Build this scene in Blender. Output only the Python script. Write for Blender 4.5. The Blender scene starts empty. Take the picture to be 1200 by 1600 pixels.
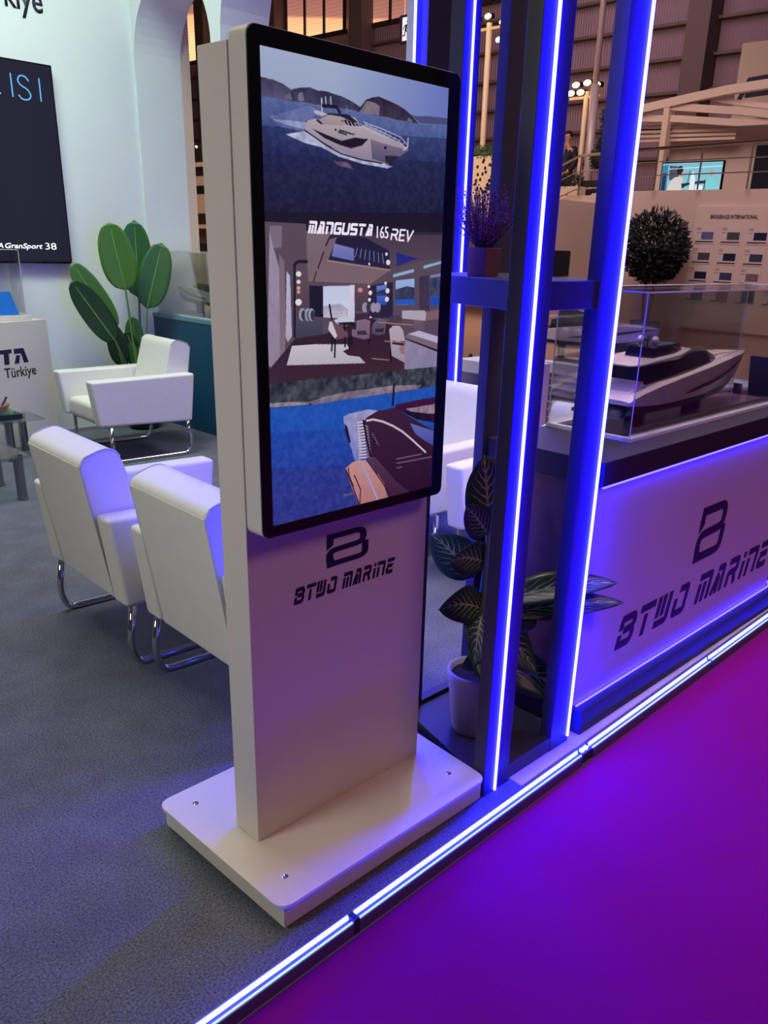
import bpy, bmesh, math, random
import numpy as np
from mathutils import Vector, Matrix
random.seed(7)
PI = math.pi
SC = bpy.context.scene
COL = SC.collection
# ------------------------------------------------------------------ camera
cam_d = bpy.data.cameras.new('camera')
cam = bpy.data.objects.new('camera', cam_d); COL.objects.link(cam)
cam_d.sensor_fit = 'VERTICAL'; cam_d.sensor_height = 32.0; cam_d.sensor_width = 24.0
cam_d.lens = 32.0 * 1302.73 / 1600.0
cam_d.shift_x = -41.84 / 1600.0; cam_d.shift_y = 92.23 / 1600.0
cam_d.clip_start = 0.02; cam_d.clip_end = 300
cR = Vector((0.69449961, -0.71871847, 0.03337744)); cU = Vector((0.24023655, 0.27536951, 0.93083728)); cF = Vector((0.67820107, 0.63844764, -0.36390646))
m = Matrix.Identity(4)
for i in range(3):
    m[i][0] = cR[i]; m[i][1] = cU[i]; m[i][2] = -cF[i]
m[0][3], m[1][3], m[2][3] = 0, 0, 1.5919
cam.matrix_world = m
SC.camera = cam
# ------------------------------------------------------------------ world, exposure
W = bpy.data.worlds.new('world'); SC.world = W; W.use_nodes = True
W.node_tree.nodes['Background'].inputs[0].default_value = (0.60, 0.45, 0.50, 1)
W.node_tree.nodes['Background'].inputs[1].default_value = 0.06
SC.view_settings.view_transform = 'Standard'; SC.view_settings.look = 'None'
SC.view_settings.exposure = 0.0; SC.view_settings.gamma = 1.0; SC.view_settings.use_curve_mapping = False
SC.cycles.use_denoising = True
SC.cycles.max_bounces = 8; SC.cycles.transparent_max_bounces = 16
SC.cycles.sample_clamp_indirect = 6.0
# ------------------------------------------------------------------ lights of the place, and added fill lamps
def area(name, loc, target, sx, sy, watts, col, spread=180):
    d = bpy.data.lights.new(name, 'AREA'); d.shape = 'RECTANGLE'; d.size = sx; d.size_y = sy
    d.energy = watts; d.color = col; d.spread = math.radians(spread)
    o = bpy.data.objects.new(name, d); COL.objects.link(o); o.location = loc
    o.rotation_euler = (Vector(target) - Vector(loc)).to_track_quat('-Z', 'Y').to_euler()
    return o
area('booth_ceiling_light', (1.6, 4.6, 4.3), (1.7, 4.6, 0), 2.6, 2.6, 58, (0.97, 0.99, 0.90), 120)
area('booth_wall_light', (2.2, 5.3, 4.6), (2.8, 7.0, 2.2), 2.4, 0.5, 50, (0.78, 1.0, 0.82), 120)
area('entrance_light', (-2.6, 2.3, 3.1), (1.0, 1.9, 0.9), 1.2, 1.2, 17, (0.98, 0.96, 0.82), 85)
area('aisle_pink_fill', (3.4, -3.4, 6.5), (2.6, -0.6, 0), 3.0, 2.0, 58, (1.0, 0.50, 0.48), 110)  # unseen lamp, tinted pink to redden the screen stand's front
area('hall_light_right', (11.0, 7.0, 8.0), (15.0, 8.5, 2.0), 5.0, 5.0, 240, (1.0, 0.74, 0.76), 140)
area('hall_light_far', (20.0, 16.0, 13.0), (28.0, 20.0, 5.0), 8.0, 8.0, 520, (1.0, 0.74, 0.88), 150)
area('hall_light_arch', (9.0, 13.0, 9.0), (15.0, 22.0, 3.0), 5.0, 5.0, 900, (1.0, 0.74, 0.50), 150)

area('lounge_fill_light', (6.2, 4.4, 5.0), (6.0, 3.8, 0.4), 2.0, 2.0, 75, (0.92, 0.86, 1.0), 110)  # fill added to brighten the far cushions and shelf units
area('counter_fill_light', (3.3, 1.4, 4.0), (3.3, 1.6, 1.0), 1.6, 0.5, 22, (1.0, 0.82, 0.78), 70)  # fill added to brighten the yacht model in its case

# ------------------------------------------------------------------ materials
MATS = {}
def mat(name, col, rough=0.5, metal=0.0, var=0.04, scale=20.0, emit=None, es=0.0, trans=0.0, ior=1.45, bump=0.0, spec=0.5, coat=0.0):
    if name in MATS: return MATS[name]
    a = bpy.data.materials.new(name); a.use_nodes = True
    nt = a.node_tree; N = nt.nodes; b = N['Principled BSDF']
    tc = N.new('ShaderNodeTexCoord'); nz = N.new('ShaderNodeTexNoise'); nz.inputs['Scale'].default_value = scale; nz.inputs['Detail'].default_value = 4
    nt.links.new(tc.outputs['Object'], nz.inputs['Vector'])
    mx = N.new('ShaderNodeMix'); mx.data_type = 'RGBA'
    c = Vector(col[:3])
    mx.inputs['A'].default_value = (*[max(0, v * (1 - var)) for v in c], 1); mx.inputs['B'].default_value = (*[min(1, v * (1 + var)) for v in c], 1)
    nt.links.new(nz.outputs['Fac'], mx.inputs['Factor']); nt.links.new(mx.outputs['Result'], b.inputs['Base Color'])
    b.inputs['Roughness'].default_value = rough; b.inputs['Metallic'].default_value = metal
    b.inputs['Specular IOR Level'].default_value = spec; b.inputs['IOR'].default_value = ior
    b.inputs['Transmission Weight'].default_value = trans; b.inputs['Coat Weight'].default_value = coat
    if emit: b.inputs['Emission Color'].default_value = (*emit, 1); b.inputs['Emission Strength'].default_value = es
    if bump:
        bp = N.new('ShaderNodeBump'); bp.inputs['Strength'].default_value = bump; bp.inputs['Distance'].default_value = 0.01
        nt.links.new(nz.outputs['Fac'], bp.inputs['Height']); nt.links.new(bp.outputs['Normal'], b.inputs['Normal'])
    MATS[name] = a
    return a
def glassy(name, col=(1, 1, 1), refl=0.10, tint=0.0):
    """thin clear acrylic: mostly transparent with a glossy skin"""
    if name in MATS: return MATS[name]
    a = bpy.data.materials.new(name); a.use_nodes = True; nt = a.node_tree; N = nt.nodes
    N.remove(N['Principled BSDF']); out = N['Material Output']
    t = N.new('ShaderNodeBsdfTransparent'); t.inputs[0].default_value = (*[1 - tint * (1 - c) for c in col], 1)
    g = N.new('ShaderNodeBsdfGlossy'); g.inputs['Roughness'].default_value = 0.05
    fr = N.new('ShaderNodeLayerWeight'); fr.inputs[0].default_value = 0.25
    mu = N.new('ShaderNodeMath'); mu.operation = 'MULTIPLY_ADD'; mu.inputs[1].default_value = 0.5; mu.inputs[2].default_value = refl * 0.4
    nt.links.new(fr.outputs['Fresnel'], mu.inputs[0])
    mx = N.new('ShaderNodeMixShader'); nt.links.new(mu.outputs[0], mx.inputs[0]); nt.links.new(t.outputs[0], mx.inputs[1]); nt.links.new(g.outputs[0], mx.inputs[2])
    nt.links.new(mx.outputs[0], out.inputs[0]); MATS[name] = a
    return a
def lin(c): return tuple(((v / 255.0) / 12.92 if v / 255.0 <= 0.04045 else ((v / 255.0 + 0.055) / 1.055) ** 2.4) for v in c)
def S(r, g, b): return lin((r, g, b))

white_gloss = mat('white_painted_metal', S(214, 208, 198), 0.32, var=0.015, scale=6)
white_wall = mat('white_wall_paint', S(228, 232, 230), 0.6, var=0.02, scale=3)
white_leather = mat('white_leather', S(226, 226, 218), 0.42, var=0.03, scale=14, bump=0.06)
seam_mat = mat('leather_seam', S(196, 196, 186), 0.6, var=0.05)
chrome = mat('chrome', (0.62, 0.62, 0.64), 0.08, 1.0, var=0.03)
black_gloss = mat('black_bezel', (0.006, 0.006, 0.012), 0.12, var=0.1)
black_post = mat('black_post_paint', (0.034, 0.030, 0.050), 0.42, var=0.08, scale=8)
dark_plastic = mat('dark_plastic', (0.02, 0.02, 0.025), 0.4)
dark_top = mat('dark_counter_top', (0.022, 0.016, 0.028), 0.5, var=0.1, scale=5)
navy_ink = mat('navy_ink', S(28, 16, 66), 0.5, var=0.02)
black_ink = mat('black_ink', S(38, 36, 48), 0.5, var=0.02)
led_mat = mat('blue_led', (0.02, 0.02, 0.4), 0.5, emit=(0.0034, 0.0034, 1.0), es=410)
led_rear = mat('dim_blue_led', (0.02, 0.02, 0.4), 0.5, emit=(0.008, 0.008, 1.0), es=170)
led_soft = mat('cyan_white_led', (0.1, 0.2, 0.4), 0.5, emit=(0.006, 0.009, 1.0), es=180)
led_line = mat('hidden_blue_led', (0.02, 0.02, 0.4), 0.5, emit=(0.012, 0.008, 1.0), es=45)
counter_white = mat('counter_white_laminate', S(205, 190, 196), 0.38, var=0.02, scale=4)
acrylic = glassy('clear_acrylic', refl=0.12)
glass = glassy('table_glass', (0.75, 0.95, 0.9), refl=0.25, tint=0.35)
acrylic_edge = mat('acrylic_edge', S(210, 205, 210), 0.2, var=0.03)
plinth_mat = mat('dark_plinth', (0.025, 0.02, 0.035), 0.55, var=0.06)
teal_mat = mat('teal_panel', S(14, 74, 100), 0.45, var=0.05, scale=4)
warm_white = mat('warm_white_panel', S(215, 190, 175), 0.6, var=0.03, scale=2)
beam_white = mat('cream_beam_paint', S(225, 200, 180), 0.5, var=0.03)
steel = mat('brushed_steel', (0.55, 0.52, 0.5), 0.25, 1.0, var=0.05)
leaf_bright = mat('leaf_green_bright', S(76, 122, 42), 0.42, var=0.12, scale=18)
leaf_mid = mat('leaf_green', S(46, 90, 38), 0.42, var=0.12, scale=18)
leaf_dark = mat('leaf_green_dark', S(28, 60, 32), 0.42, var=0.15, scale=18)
stem_mat = mat('leaf_stem', S(96, 140, 74), 0.5, var=0.1)
soil_mat = mat('soil', (0.02, 0.015, 0.012), 0.9, var=0.4, scale=60)

# ------------------------------------------------------------------ mesh helpers
def box(bm, x0, x1, y0, y1, z0, z1, rot=None):
    vs = [bm.verts.new((x, y, z)) for x in (x0, x1) for y in (y0, y1) for z in (z0, z1)]
    for f in ((0, 1, 3, 2), (4, 6, 7, 5), (0, 4, 5, 1), (2, 3, 7, 6), (0, 2, 6, 4), (1, 5, 7, 3)):
        bm.faces.new([vs[i] for i in f])
    if rot:
        c = Vector(((x0 + x1) / 2, (y0 + y1) / 2, (z0 + z1) / 2)); bmesh.ops.rotate(bm, verts=vs, cent=c, matrix=rot)
    return vs
def prism(bm, pts, plane, d0, d1):
    """pts 2D; plane 'xz' extruded along y, 'yz' along x, 'xy' along z"""
    def P3(p, d): return {'xz': (p[0], d, p[1]), 'yz': (d, p[0], p[1]), 'xy': (p[0], p[1], d)}[plane]
    a = [bm.verts.new(P3(p, d0)) for p in pts]; b = [bm.verts.new(P3(p, d1)) for p in pts]
    n = len(pts)
    bm.faces.new(a); bm.faces.new(b[::-1])
    for i in range(n): bm.faces.new((a[i], a[(i + 1) % n], b[(i + 1) % n], b[i]))
    return a + b
def tube(bm, pts, r, n=8, closed=False, cap=True):
    pts = [Vector(p) for p in pts]; rs = r if isinstance(r, (list, tuple)) else [r] * len(pts)
    rings = []; k = len(pts); up = None
    for i, p in enumerate(pts):
        a = pts[(i - 1) % k] if (closed or i > 0) else p; b = pts[(i + 1) % k] if (closed or i < k - 1) else p
        t = (b - a).normalized()
        if up is None: up = t.orthogonal().normalized()
        up = (up - t * up.dot(t))
        up = up.normalized() if up.length > 1e-6 else t.orthogonal().normalized()
        w = t.cross(up)
        rings.append([bm.verts.new(p + (up * math.cos(2 * PI * j / n) + w * math.sin(2 * PI * j / n)) * rs[i]) for j in range(n)])
    for i in range(k if closed else k - 1):
        A, B = rings[i], rings[(i + 1) % k]
        for j in range(n): bm.faces.new((A[j], A[(j + 1) % n], B[(j + 1) % n], B[j]))
    if cap and not closed: bm.faces.new(rings[0][::-1]); bm.faces.new(rings[-1])
def lathe(bm, prof, c=(0, 0, 0), n=24, sq=None):
    rings = []
    for r, z in prof:
        rings.append([bm.verts.new((c[0] + r * math.cos(2 * PI * j / n), c[1] + r * math.sin(2 * PI * j / n), c[2] + z)) for j in range(n)])
    for A, B in zip(rings, rings[1:]):
        for j in range(n): bm.faces.new((A[j], A[(j + 1) % n], B[(j + 1) % n], B[j]))
    bm.faces.new(rings[0][::-1]); bm.faces.new(rings[-1])
def ball(bm, c, r, sc=(1, 1, 1), sub=2):
    res = bmesh.ops.create_icosphere(bm, subdivisions=sub, radius=r)
    for v in res['verts']: v.co = Vector((v.co.x * sc[0] + c[0], v.co.y * sc[1] + c[1], v.co.z * sc[2] + c[2]))
    return res['verts']
def smoothpts(pts, r, k=5, closed=False):
    """round the corners of a polyline"""
    P = [Vector(p) for p in pts]; out = []; n = len(P)
    for i, p in enumerate(P):
        if not closed and i in (0, n - 1): out.append(p); continue
        a, b = P[(i - 1) % n], P[(i + 1) % n]
        rr = r[i] if isinstance(r, (list, tuple)) else r
        d1 = (a - p); d2 = (b - p); q = min(rr, d1.length * 0.49, d2.length * 0.49)
        if q < 1e-6: out.append(p); continue
        s = p + d1.normalized() * q; e = p + d2.normalized() * q
        for j in range(k + 1):
            t = j / k; out.append(s * (1 - t) ** 2 + p * 2 * t * (1 - t) + e * t * t)
    return out
def obj(name, bm, material, parent=None, bevel=0.0, smooth=False, seg=2, local=False):
    me = bpy.data.meshes.new(name)
    if isinstance(bm, bmesh.types.BMesh):
        bmesh.ops.recalc_face_normals(bm, faces=bm.faces); bm.to_mesh(me); bm.free()
    else: me = bm
    for mm in (material if isinstance(material, (list, tuple)) else [material]): me.materials.append(mm)
    o = bpy.data.objects.new(name, me); COL.objects.link(o)
    if smooth:
        me.polygons.foreach_set('use_smooth', [True] * len(me.polygons))
    if bevel:
        b = o.modifiers.new('bevel', 'BEVEL'); b.width = bevel; b.segments = seg; b.limit_method = 'ANGLE'; b.angle_limit = math.radians(35)
        me.polygons.foreach_set('use_smooth', [True] * len(me.polygons))
        wn = o.modifiers.new('wn', 'WEIGHTED_NORMAL'); wn.keep_sharp = True
    if parent:
        o.parent = parent
        if not local: o.matrix_parent_inverse = base_matrix(parent).inverted()
    return o
def base_matrix(o):
    m = o.matrix_basis.copy()
    if o.parent: m = base_matrix(o.parent) @ o.matrix_parent_inverse @ m
    return m
def tag(o, label, cat, group=None, kind=None):
    o['label'] = label; o['category'] = cat
    if group: o['group'] = group
    if kind: o['kind'] = kind
    return o
def thing(name, loc, label, cat, group=None, rz=0.0):
    o = bpy.data.objects.new(name, None); COL.objects.link(o); o.location = loc; o.rotation_euler = (0, 0, rz); o.empty_display_size = 0.1
    return tag(o, label, cat, group)
def struct(name, bm, material, **k):
    o = obj(name, bm, material, **k); o['kind'] = 'structure'; return o
def B(): return bmesh.new()
def copy_tree(o, parent=None):
    c = o.copy(); COL.objects.link(c); c.parent = parent
    for ch in list(o.children): copy_tree(ch, c)
    return c
def bx(name, x0, x1, y0, y1, z0, z1, material, parent=None, bevel=0.0, **k):
    b = B(); box(b, x0, x1, y0, y1, z0, z1); return obj(name, b, material, parent, bevel, **k)
# 2D drawing on a plane: origin o, axes ux, uy, outward n
class Plane:
    def __init__(s, o, ux, uy): s.o = Vector(o); s.ux = Vector(ux); s.uy = Vector(uy); s.n = s.ux.cross(s.uy).normalized()
    def p(s, x, y, d=0): return s.o + s.ux * x + s.uy * y + s.n * d
def flat(bm, pl, pts, d0=-0.0005, d1=0.0015):
    a = [bm.verts.new(pl.p(x, y, d0)) for x, y in pts]; b = [bm.verts.new(pl.p(x, y, d1)) for x, y in pts]; n = len(pts)
    bm.faces.new(b); bm.faces.new(a[::-1])
    for i in range(n): bm.faces.new((a[i], a[(i + 1) % n], b[(i + 1) % n], b[i]))
def ribbon(bm, pl, pts, w, d1=0.0015, shear=0.0, ox=0, oy=0, sx=1, sy=1, r=0):
    """thick polyline in plane coordinates, mitred; one closed outline"""
    P = [Vector((p[0], p[1])) for p in pts]
    if r: P = [Vector((v[0], v[1])) for v in smoothpts([(p.x, p.y, 0) for p in P], r, 5)]
    ws = w if isinstance(w, (list, tuple)) else [w] * len(P)
    L, R = [], []
    for i, p in enumerate(P):
        d1_ = (P[i] - P[i - 1]).normalized() if i > 0 else None; d2_ = (P[i + 1] - P[i]).normalized() if i < len(P) - 1 else None
        a = d1_ or d2_; b = d2_ or d1_
        n1 = Vector((-a.y, a.x)); n2 = Vector((-b.y, b.x)); nn = (n1 + n2).normalized(); k = 1 / max(0.5, nn.dot(n1))
        L.append(p + nn * w * 0.5 * k); R.append(p - nn * w * 0.5 * k)
    for i in range(len(P) - 1):
        q = [L[i], L[i + 1], R[i + 1], R[i]]
        flat(bm, pl, [((v.x + v.y * shear) * sx + ox, v.y * sy + oy) for v in q][::-1], -0.0004, d1)
def text(name, body, pl, x, y, w, h, material, parent=None, shear=0.0, bold=0.0, depth=0.0015, align='L'):
    """letters set from Blender's own font, fitted to w x h with the lower left corner at x, y"""
    cu = bpy.data.curves.new(name, 'FONT'); cu.body = body; cu.size = 1.0; cu.shear = shear; cu.offset = bold; cu.extrude = 0.0; cu.resolution_u = 3
    t = bpy.data.objects.new(name, cu); COL.objects.link(t)
    dg = bpy.context.evaluated_depsgraph_get(); me = bpy.data.meshes.new_from_object(t.evaluated_get(dg))
    bpy.data.objects.remove(t); bpy.data.curves.remove(cu)
    co = np.zeros(len(me.vertices) * 3); me.vertices.foreach_get('co', co); co = co.reshape(-1, 3)
    mn, mxx = co.min(0), co.max(0); s = (mxx - mn); s[s < 1e-6] = 1
    nb = bmesh.new(); nb.from_mesh(me); bpy.data.meshes.remove(me)
    for v in nb.verts:
        v.co = pl.p(x + (v.co.x - mn[0]) / s[0] * w, y + (v.co.y - mn[1]) / s[1] * h, depth)
    res = bmesh.ops.extrude_face_region(nb, geom=nb.faces[:])
    for v in [g for g in res['geom'] if isinstance(g, bmesh.types.BMVert)]: v.co -= pl.n * (depth + 0.0004)
    return obj(name, nb, material, parent)
def rounded_rect(x0, x1, y0, y1, r, k=6):
    out = []
    for cx, cy, a in ((x1 - r, y1 - r, 0), (x0 + r, y1 - r, 90), (x0 + r, y0 + r, 180), (x1 - r, y0 + r, 270)):
        for i in range(k + 1):
            t = math.radians(a + 90 * i / k); out.append((cx + r * math.cos(t), cy + r * math.sin(t)))
    return out

# the two-ribbon B emblem and the stencilled word
def emblem(name, pl, x, y, w, h, material, parent, shear=0.0):
    b = B(); K = dict(ox=x, oy=y, sx=w, sy=h, shear=shear)
    ribbon(b, pl, [(0.07, 0.66), (0.07, 0.91), (0.88, 0.91), (0.88, 0.52), (0.06, 0.49), (0.06, 0.09), (0.93, 0.09), (0.93, 0.52)], 0.155, r=0.17, **K)
    flat(b, pl, [((px + py * shear) * w + x, py * h + y) for px, py in [(0.0, 0.54), (0.14, 0.66), (0.14, 0.99), (0.0, 0.99)]], -.0002, .0021)
    flat(b, pl, [((px + py * shear) * w + x, py * h + y) for px, py in [(0.0, 0.01), (0.2, 0.01), (0.14, 0.3), (0.0, 0.3)]], -.0002, .0021)
    return obj(name, b, material, parent)
GL = {
 'B': [[(.10, .9), (.10, .56)], [(.10, .42), (.10, 0)], [(0.02, .9), (.80, .9), (.92, .70), (.80, .54), (.28, .52)], [(.10, .40), (.10, .1), (.80, .1), (.90, .28), (.84, .46)]],
 'T': [[(0, .9), (1.0, .9)], [(.45, .68), (.45, 0)]],
 'W': [[(.08, 1), (.08, .32)], [(.42, 1), (.42, .32)], [(.82, 1), (.82, .1), (0, .1)]],
 'O': [[(.28, .9), (.88, .9), (.88, .1), (.12, .1), (.12, .62)]],
 'M': [[(0, .9), (.95, .9), (.95, 0)], [(.12, .68), (.12, 0)], [(.52, .68), (.52, 0)]],
 'A': [[(.30, .9), (.80, .9), (.86, 0)], [(.40, .72), (.10, 0)], [(.50, .60), (.46, 0)]],
 'R': [[(.05, .9), (.85, .9), (.85, .5), (.16, .5), (.16, 0)], [(.66, .42), (.88, 0)]],
 'I': [[(.2, 1), (.2, .80)], [(.2, .66), (.2, 0)]],
 'N': [[(0, .9), (.88, .9), (.88, 0)], [(.15, .66), (.15, 0)]],
 'E': [[(.05, .9), (.95, .9)], [(.10, .52), (.80, .52)], [(.12, .40), (.12, .1), (.88, .1)]]}
GL['G'] = [[(.95, .9), (.08, .9), (.08, .1), (.92, .1), (.92, .5), (.5, .5)]]; GL['U'] = [[(.08, 1), (.08, .1), (.92, .1), (.92, 1)]]; GL['S'] = [[(.95, .9), (.08, .9), (.08, .5), (.92, .5), (.92, .1), (.05, .1)]]
def word(name, pl, x, y, w, h, material, parent, words=('BTWO', 'MARINE')):
    adv = {'I': 0.55, ' ': 0.6}; tot = sum(adv.get(c, 1.22) for c in ' '.join(words)); u = w / (tot + 0.15); px = 0
    for part in words:
        b = B()
        for c in part:
            for k, st in enumerate(GL.get(c, [])):
                ribbon(b, pl, st, 0.235, d1=.0015 + .00012 * k, ox=x + px * u, oy=y, sx=u, sy=h, shear=0.28, r=0.10)
            px += adv.get(c, 1.22)
        px += 0.6
        obj(name, b, material, parent)
# ------------------------------------------------------------------ floors and walls of the setting
KS = 0.0148
def YK(x): return 1.208 + KS * x            # line of the kerb light along the platform edge
def carpet_material():
    a = bpy.data.materials.new('grey_felt_carpet'); a.use_nodes = True; nt = a.node_tree; N = nt.nodes; b = N['Principled BSDF']
    tc = N.new('ShaderNodeTexCoord')
    n1 = N.new('ShaderNodeTexNoise'); n1.inputs['Scale'].default_value = 170; n1.inputs['Detail'].default_value = 5; n1.inputs['Roughness'].default_value = 0.75
    n2 = N.new('ShaderNodeTexNoise'); n2.inputs['Scale'].default_value = 7; n2.inputs['Detail'].default_value = 6
    r1 = N.new('ShaderNodeValToRGB'); r1.color_ramp.elements[0].position = 0.34; r1.color_ramp.elements[1].position = 0.68
    r1.color_ramp.elements[0].color = (*S(50, 54, 66), 1); r1.color_ramp.elements[1].color = (*S(140, 144, 156), 1)
    mx = N.new('ShaderNodeMix'); mx.data_type = 'RGBA'; mx.blend_type = 'MULTIPLY'; mx.inputs['Factor'].default_value = 0.5
    r2 = N.new('ShaderNodeValToRGB'); r2.color_ramp.elements[0].position = 0.3; r2.color_ramp.elements[1].position = 0.7
    r2.color_ramp.elements[0].color = (.55, .55, .55, 1); r2.color_ramp.elements[1].color = (1, 1, 1, 1)
    for n in (n1, n2): nt.links.new(tc.outputs['Object'], n.inputs['Vector'])
    nt.links.new(n1.outputs['Fac'], r1.inputs[0]); nt.links.new(n2.outputs['Fac'], r2.inputs[0])
    nt.links.new(r1.outputs[0], mx.inputs['A']); nt.links.new(r2.outputs[0], mx.inputs['B']); nt.links.new(mx.outputs['Result'], b.inputs['Base Color'])
    b.inputs['Roughness'].default_value = 0.95; b.inputs['Specular IOR Level'].default_value = 0.1
    bp = N.new('ShaderNodeBump'); bp.inputs['Strength'].default_value = 0.5; bp.inputs['Distance'].default_value = 0.004
    nt.links.new(n1.outputs['Fac'], bp.inputs['Height']); nt.links.new(bp.outputs['Normal'], b.inputs['Normal'])
    return a
grey_carpet = carpet_material()
magenta_carpet = mat('crimson_aisle_carpet', (0.19, 0.003, 0.125), 0.95, var=0.08, scale=90, spec=0.1, bump=0.15)
warm_floor = mat('warm_glossy_floor', S(208, 172, 150), 0.28, var=0.04, scale=1.5)
b = B(); prism(b, [(-2.5, YK(-2.5) + .004), (4.3, YK(4.3) + .004), (4.3, 7.2), (-2.5, 7.2)], 'xy', -0.04, 0.0); struct('floor', b, grey_carpet)
b = B(); prism(b, [(-6, -7), (34, -7), (34, 1.9), (4.45, 1.9), (4.45, YK(4.45) - .03), (-6, YK(-6) - .03)], 'xy', -0.12, -0.045); struct('floor_aisle', b, magenta_carpet)
b = B(); prism(b, [(4.3, 1.9), (34, 1.9), (34, 46), (4.3, 46)], 'xy', -0.12, 0.0); struct('floor_neighbour', b, warm_floor)
# white display wall at the back (faces the camera) and the arched side wall
bx_ = B(); box(bx_, -3.0, 4.03, 7.10, 7.40, 0, 4.6); struct('wall_back', bx_, white_wall)
def arch_wall():
    X0, X1 = 4.03, 4.455; top = 4.6
    yA0, yA1 = 5.985, 7.075; yB0, yB1 = 3.98, 5.86; zs = 2.915
    rA = (yA1 - yA0) / 2; rB = (yB1 - yB0) / 2; b = B(); n = 28
    def arc(y0, y1, r): c = (y0 + y1) / 2; return [(c + r * math.cos(PI * i / n), zs + r * math.sin(PI * i / n)) for i in range(n + 1)]  # from y1 side to y0 side
    def strip(y0, y1, r):
        A = arc(y0, y1, r)
        for i in range(n):
            (ya, za), (yb, zb) = A[i], A[i + 1]
            vs = [b.verts.new((x, y, z)) for x, y, z in ((X0, ya, za), (X0, yb, zb), (X0, yb, top), (X0, ya, top))]; b.faces.new(vs)
            vs = [b.verts.new((x, y, z)) for x, y, z in ((X1, ya, za), (X1, yb, zb), (X1, yb, top), (X1, ya, top))]; b.faces.new(vs[::-1])
            vs = [b.verts.new((x, y, z)) for x, y, z in ((X0, ya, za), (X1, ya, za), (X1, yb, zb), (X0, yb, zb))]; b.faces.new(vs)
    strip(yA0, yA1, rA); strip(yB0, yB1, rB)
    box(b, X0, X1, yA1, 7.40, 0, top); box(b, X0, X1, yB1, yA0, 0, top); box(b, X0, X1, 3.80, yB0, 0, top)
    return b
struct('wall_right', arch_wall(), white_wall)
# exhibition hall shell far behind
hall_mat = mat('hall_cladding', S(142, 114, 124), 0.7, var=0.05, scale=0.6)
hall_dark = mat('hall_steelwork', S(96, 76, 74), 0.6, var=0.05, scale=0.6)
def corrugated():
    a = hall_mat; nt = a.node_tree; N = nt.nodes
    w = N.new('ShaderNodeTexWave'); w.bands_direction = 'Y'; w.inputs['Scale'].default_value = 3.0
    tc = N.new('ShaderNodeTexCoord'); nt.links.new(tc.outputs['Object'], w.inputs['Vector'])
    bp = N.new('ShaderNodeBump'); bp.inputs['Strength'].default_value = 0.6; bp.inputs['Distance'].default_value = 0.05
    nt.links.new(w.outputs['Fac'], bp.inputs['Height']); nt.links.new(bp.outputs['Normal'], N['Principled BSDF'].inputs['Normal'])
corrugated()
b = B(); box(b, 28.0, 28.4, -6, 48, -0.1, 15); struct('wall_hall', b, hall_mat)
b = B()
for y0 in (-3.5, 2.5, 8.5, 14.1, 19.9, 24.4, 29.5, 35.3, 41.0):
    box(b, 27.2, 27.95, y0, y0 + 0.75, 0, 15)
struct('trim_1', b, hall_dark)
b = B()
for z in (1.5, 2.5, 3.5, 4.5, 5.45, 6.4, 7.36, 8.32, 9.3): box(b, 27.75, 27.98, -6, 48, z, z + 0.09)
struct('trim_2', b, hall_dark)
b = B(); box(b, 10, 34, -6, 48, 15.0, 15.2); struct('ceiling_hall', b, hall_dark)
def sunset_glass():
    a = bpy.data.materials.new('warm_lit_window'); a.use_nodes = True; nt = a.node_tree; N = nt.nodes; b = N['Principled BSDF']
    tc = N.new('ShaderNodeTexCoord'); sp = N.new('ShaderNodeSeparateXYZ'); nt.links.new(tc.outputs['Object'], sp.inputs[0])
    m1 = N.new('ShaderNodeMath'); m1.operation = 'MULTIPLY_ADD'; m1.inputs[1].default_value = 0.14; m1.inputs[2].default_value = 0; nt.links.new(sp.outputs['Y'], m1.inputs[0])
    m2 = N.new('ShaderNodeMath'); m2.operation = 'SUBTRACT'; nt.links.new(sp.outputs['Z'], m2.inputs[0]); nt.links.new(m1.outputs[0], m2.inputs[1])
    w = N.new('ShaderNodeTexWave'); w.bands_direction = 'Z'; w.inputs['Scale'].default_value = 2.2; w.inputs['Distortion'].default_value = 0.6; nt.links.new(tc.outputs['Object'], w.inputs['Vector'])
    r = N.new('ShaderNodeValToRGB'); r.color_ramp.interpolation = 'LINEAR'; e = r.color_ramp.elements
    mr = N.new('ShaderNodeMapRange'); mr.inputs['From Min'].default_value = 5.0; mr.inputs['From Max'].default_value = 8.0; nt.links.new(m2.outputs[0], mr.inputs['Value'])
    e[0].position = 0.0; e[0].color = (*S(255, 215, 150), 1); e[1].position = 1.0; e[1].color = (*S(120, 74, 70), 1)
    x = r.color_ramp.elements.new(0.36); x.color = (*S(250, 180, 130), 1); x = r.color_ramp.elements.new(0.40); x.color = (*S(172, 112, 98), 1)
    nt.links.new(mr.outputs[0], r.inputs[0])
    mx = N.new('ShaderNodeMix'); mx.data_type = 'RGBA'; mx.blend_type = 'MULTIPLY'; mx.inputs['Factor'].default_value = 0.18
    nt.links.new(r.outputs[0], mx.inputs['A']); nt.links.new(w.outputs['Color'], mx.inputs['B']); nt.links.new(mx.outputs['Result'], b.inputs['Emission Color'])
    b.inputs['Emission Strength'].default_value = 1.25; b.inputs['Base Color'].default_value = (.1, .07, .06, 1); b.inputs['Roughness'].default_value = 0.3
    return a
sg = sunset_glass(); wn = 0
frame_dark = mat('window_frame_dark', S(44, 34, 40), 0.5)
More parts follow.
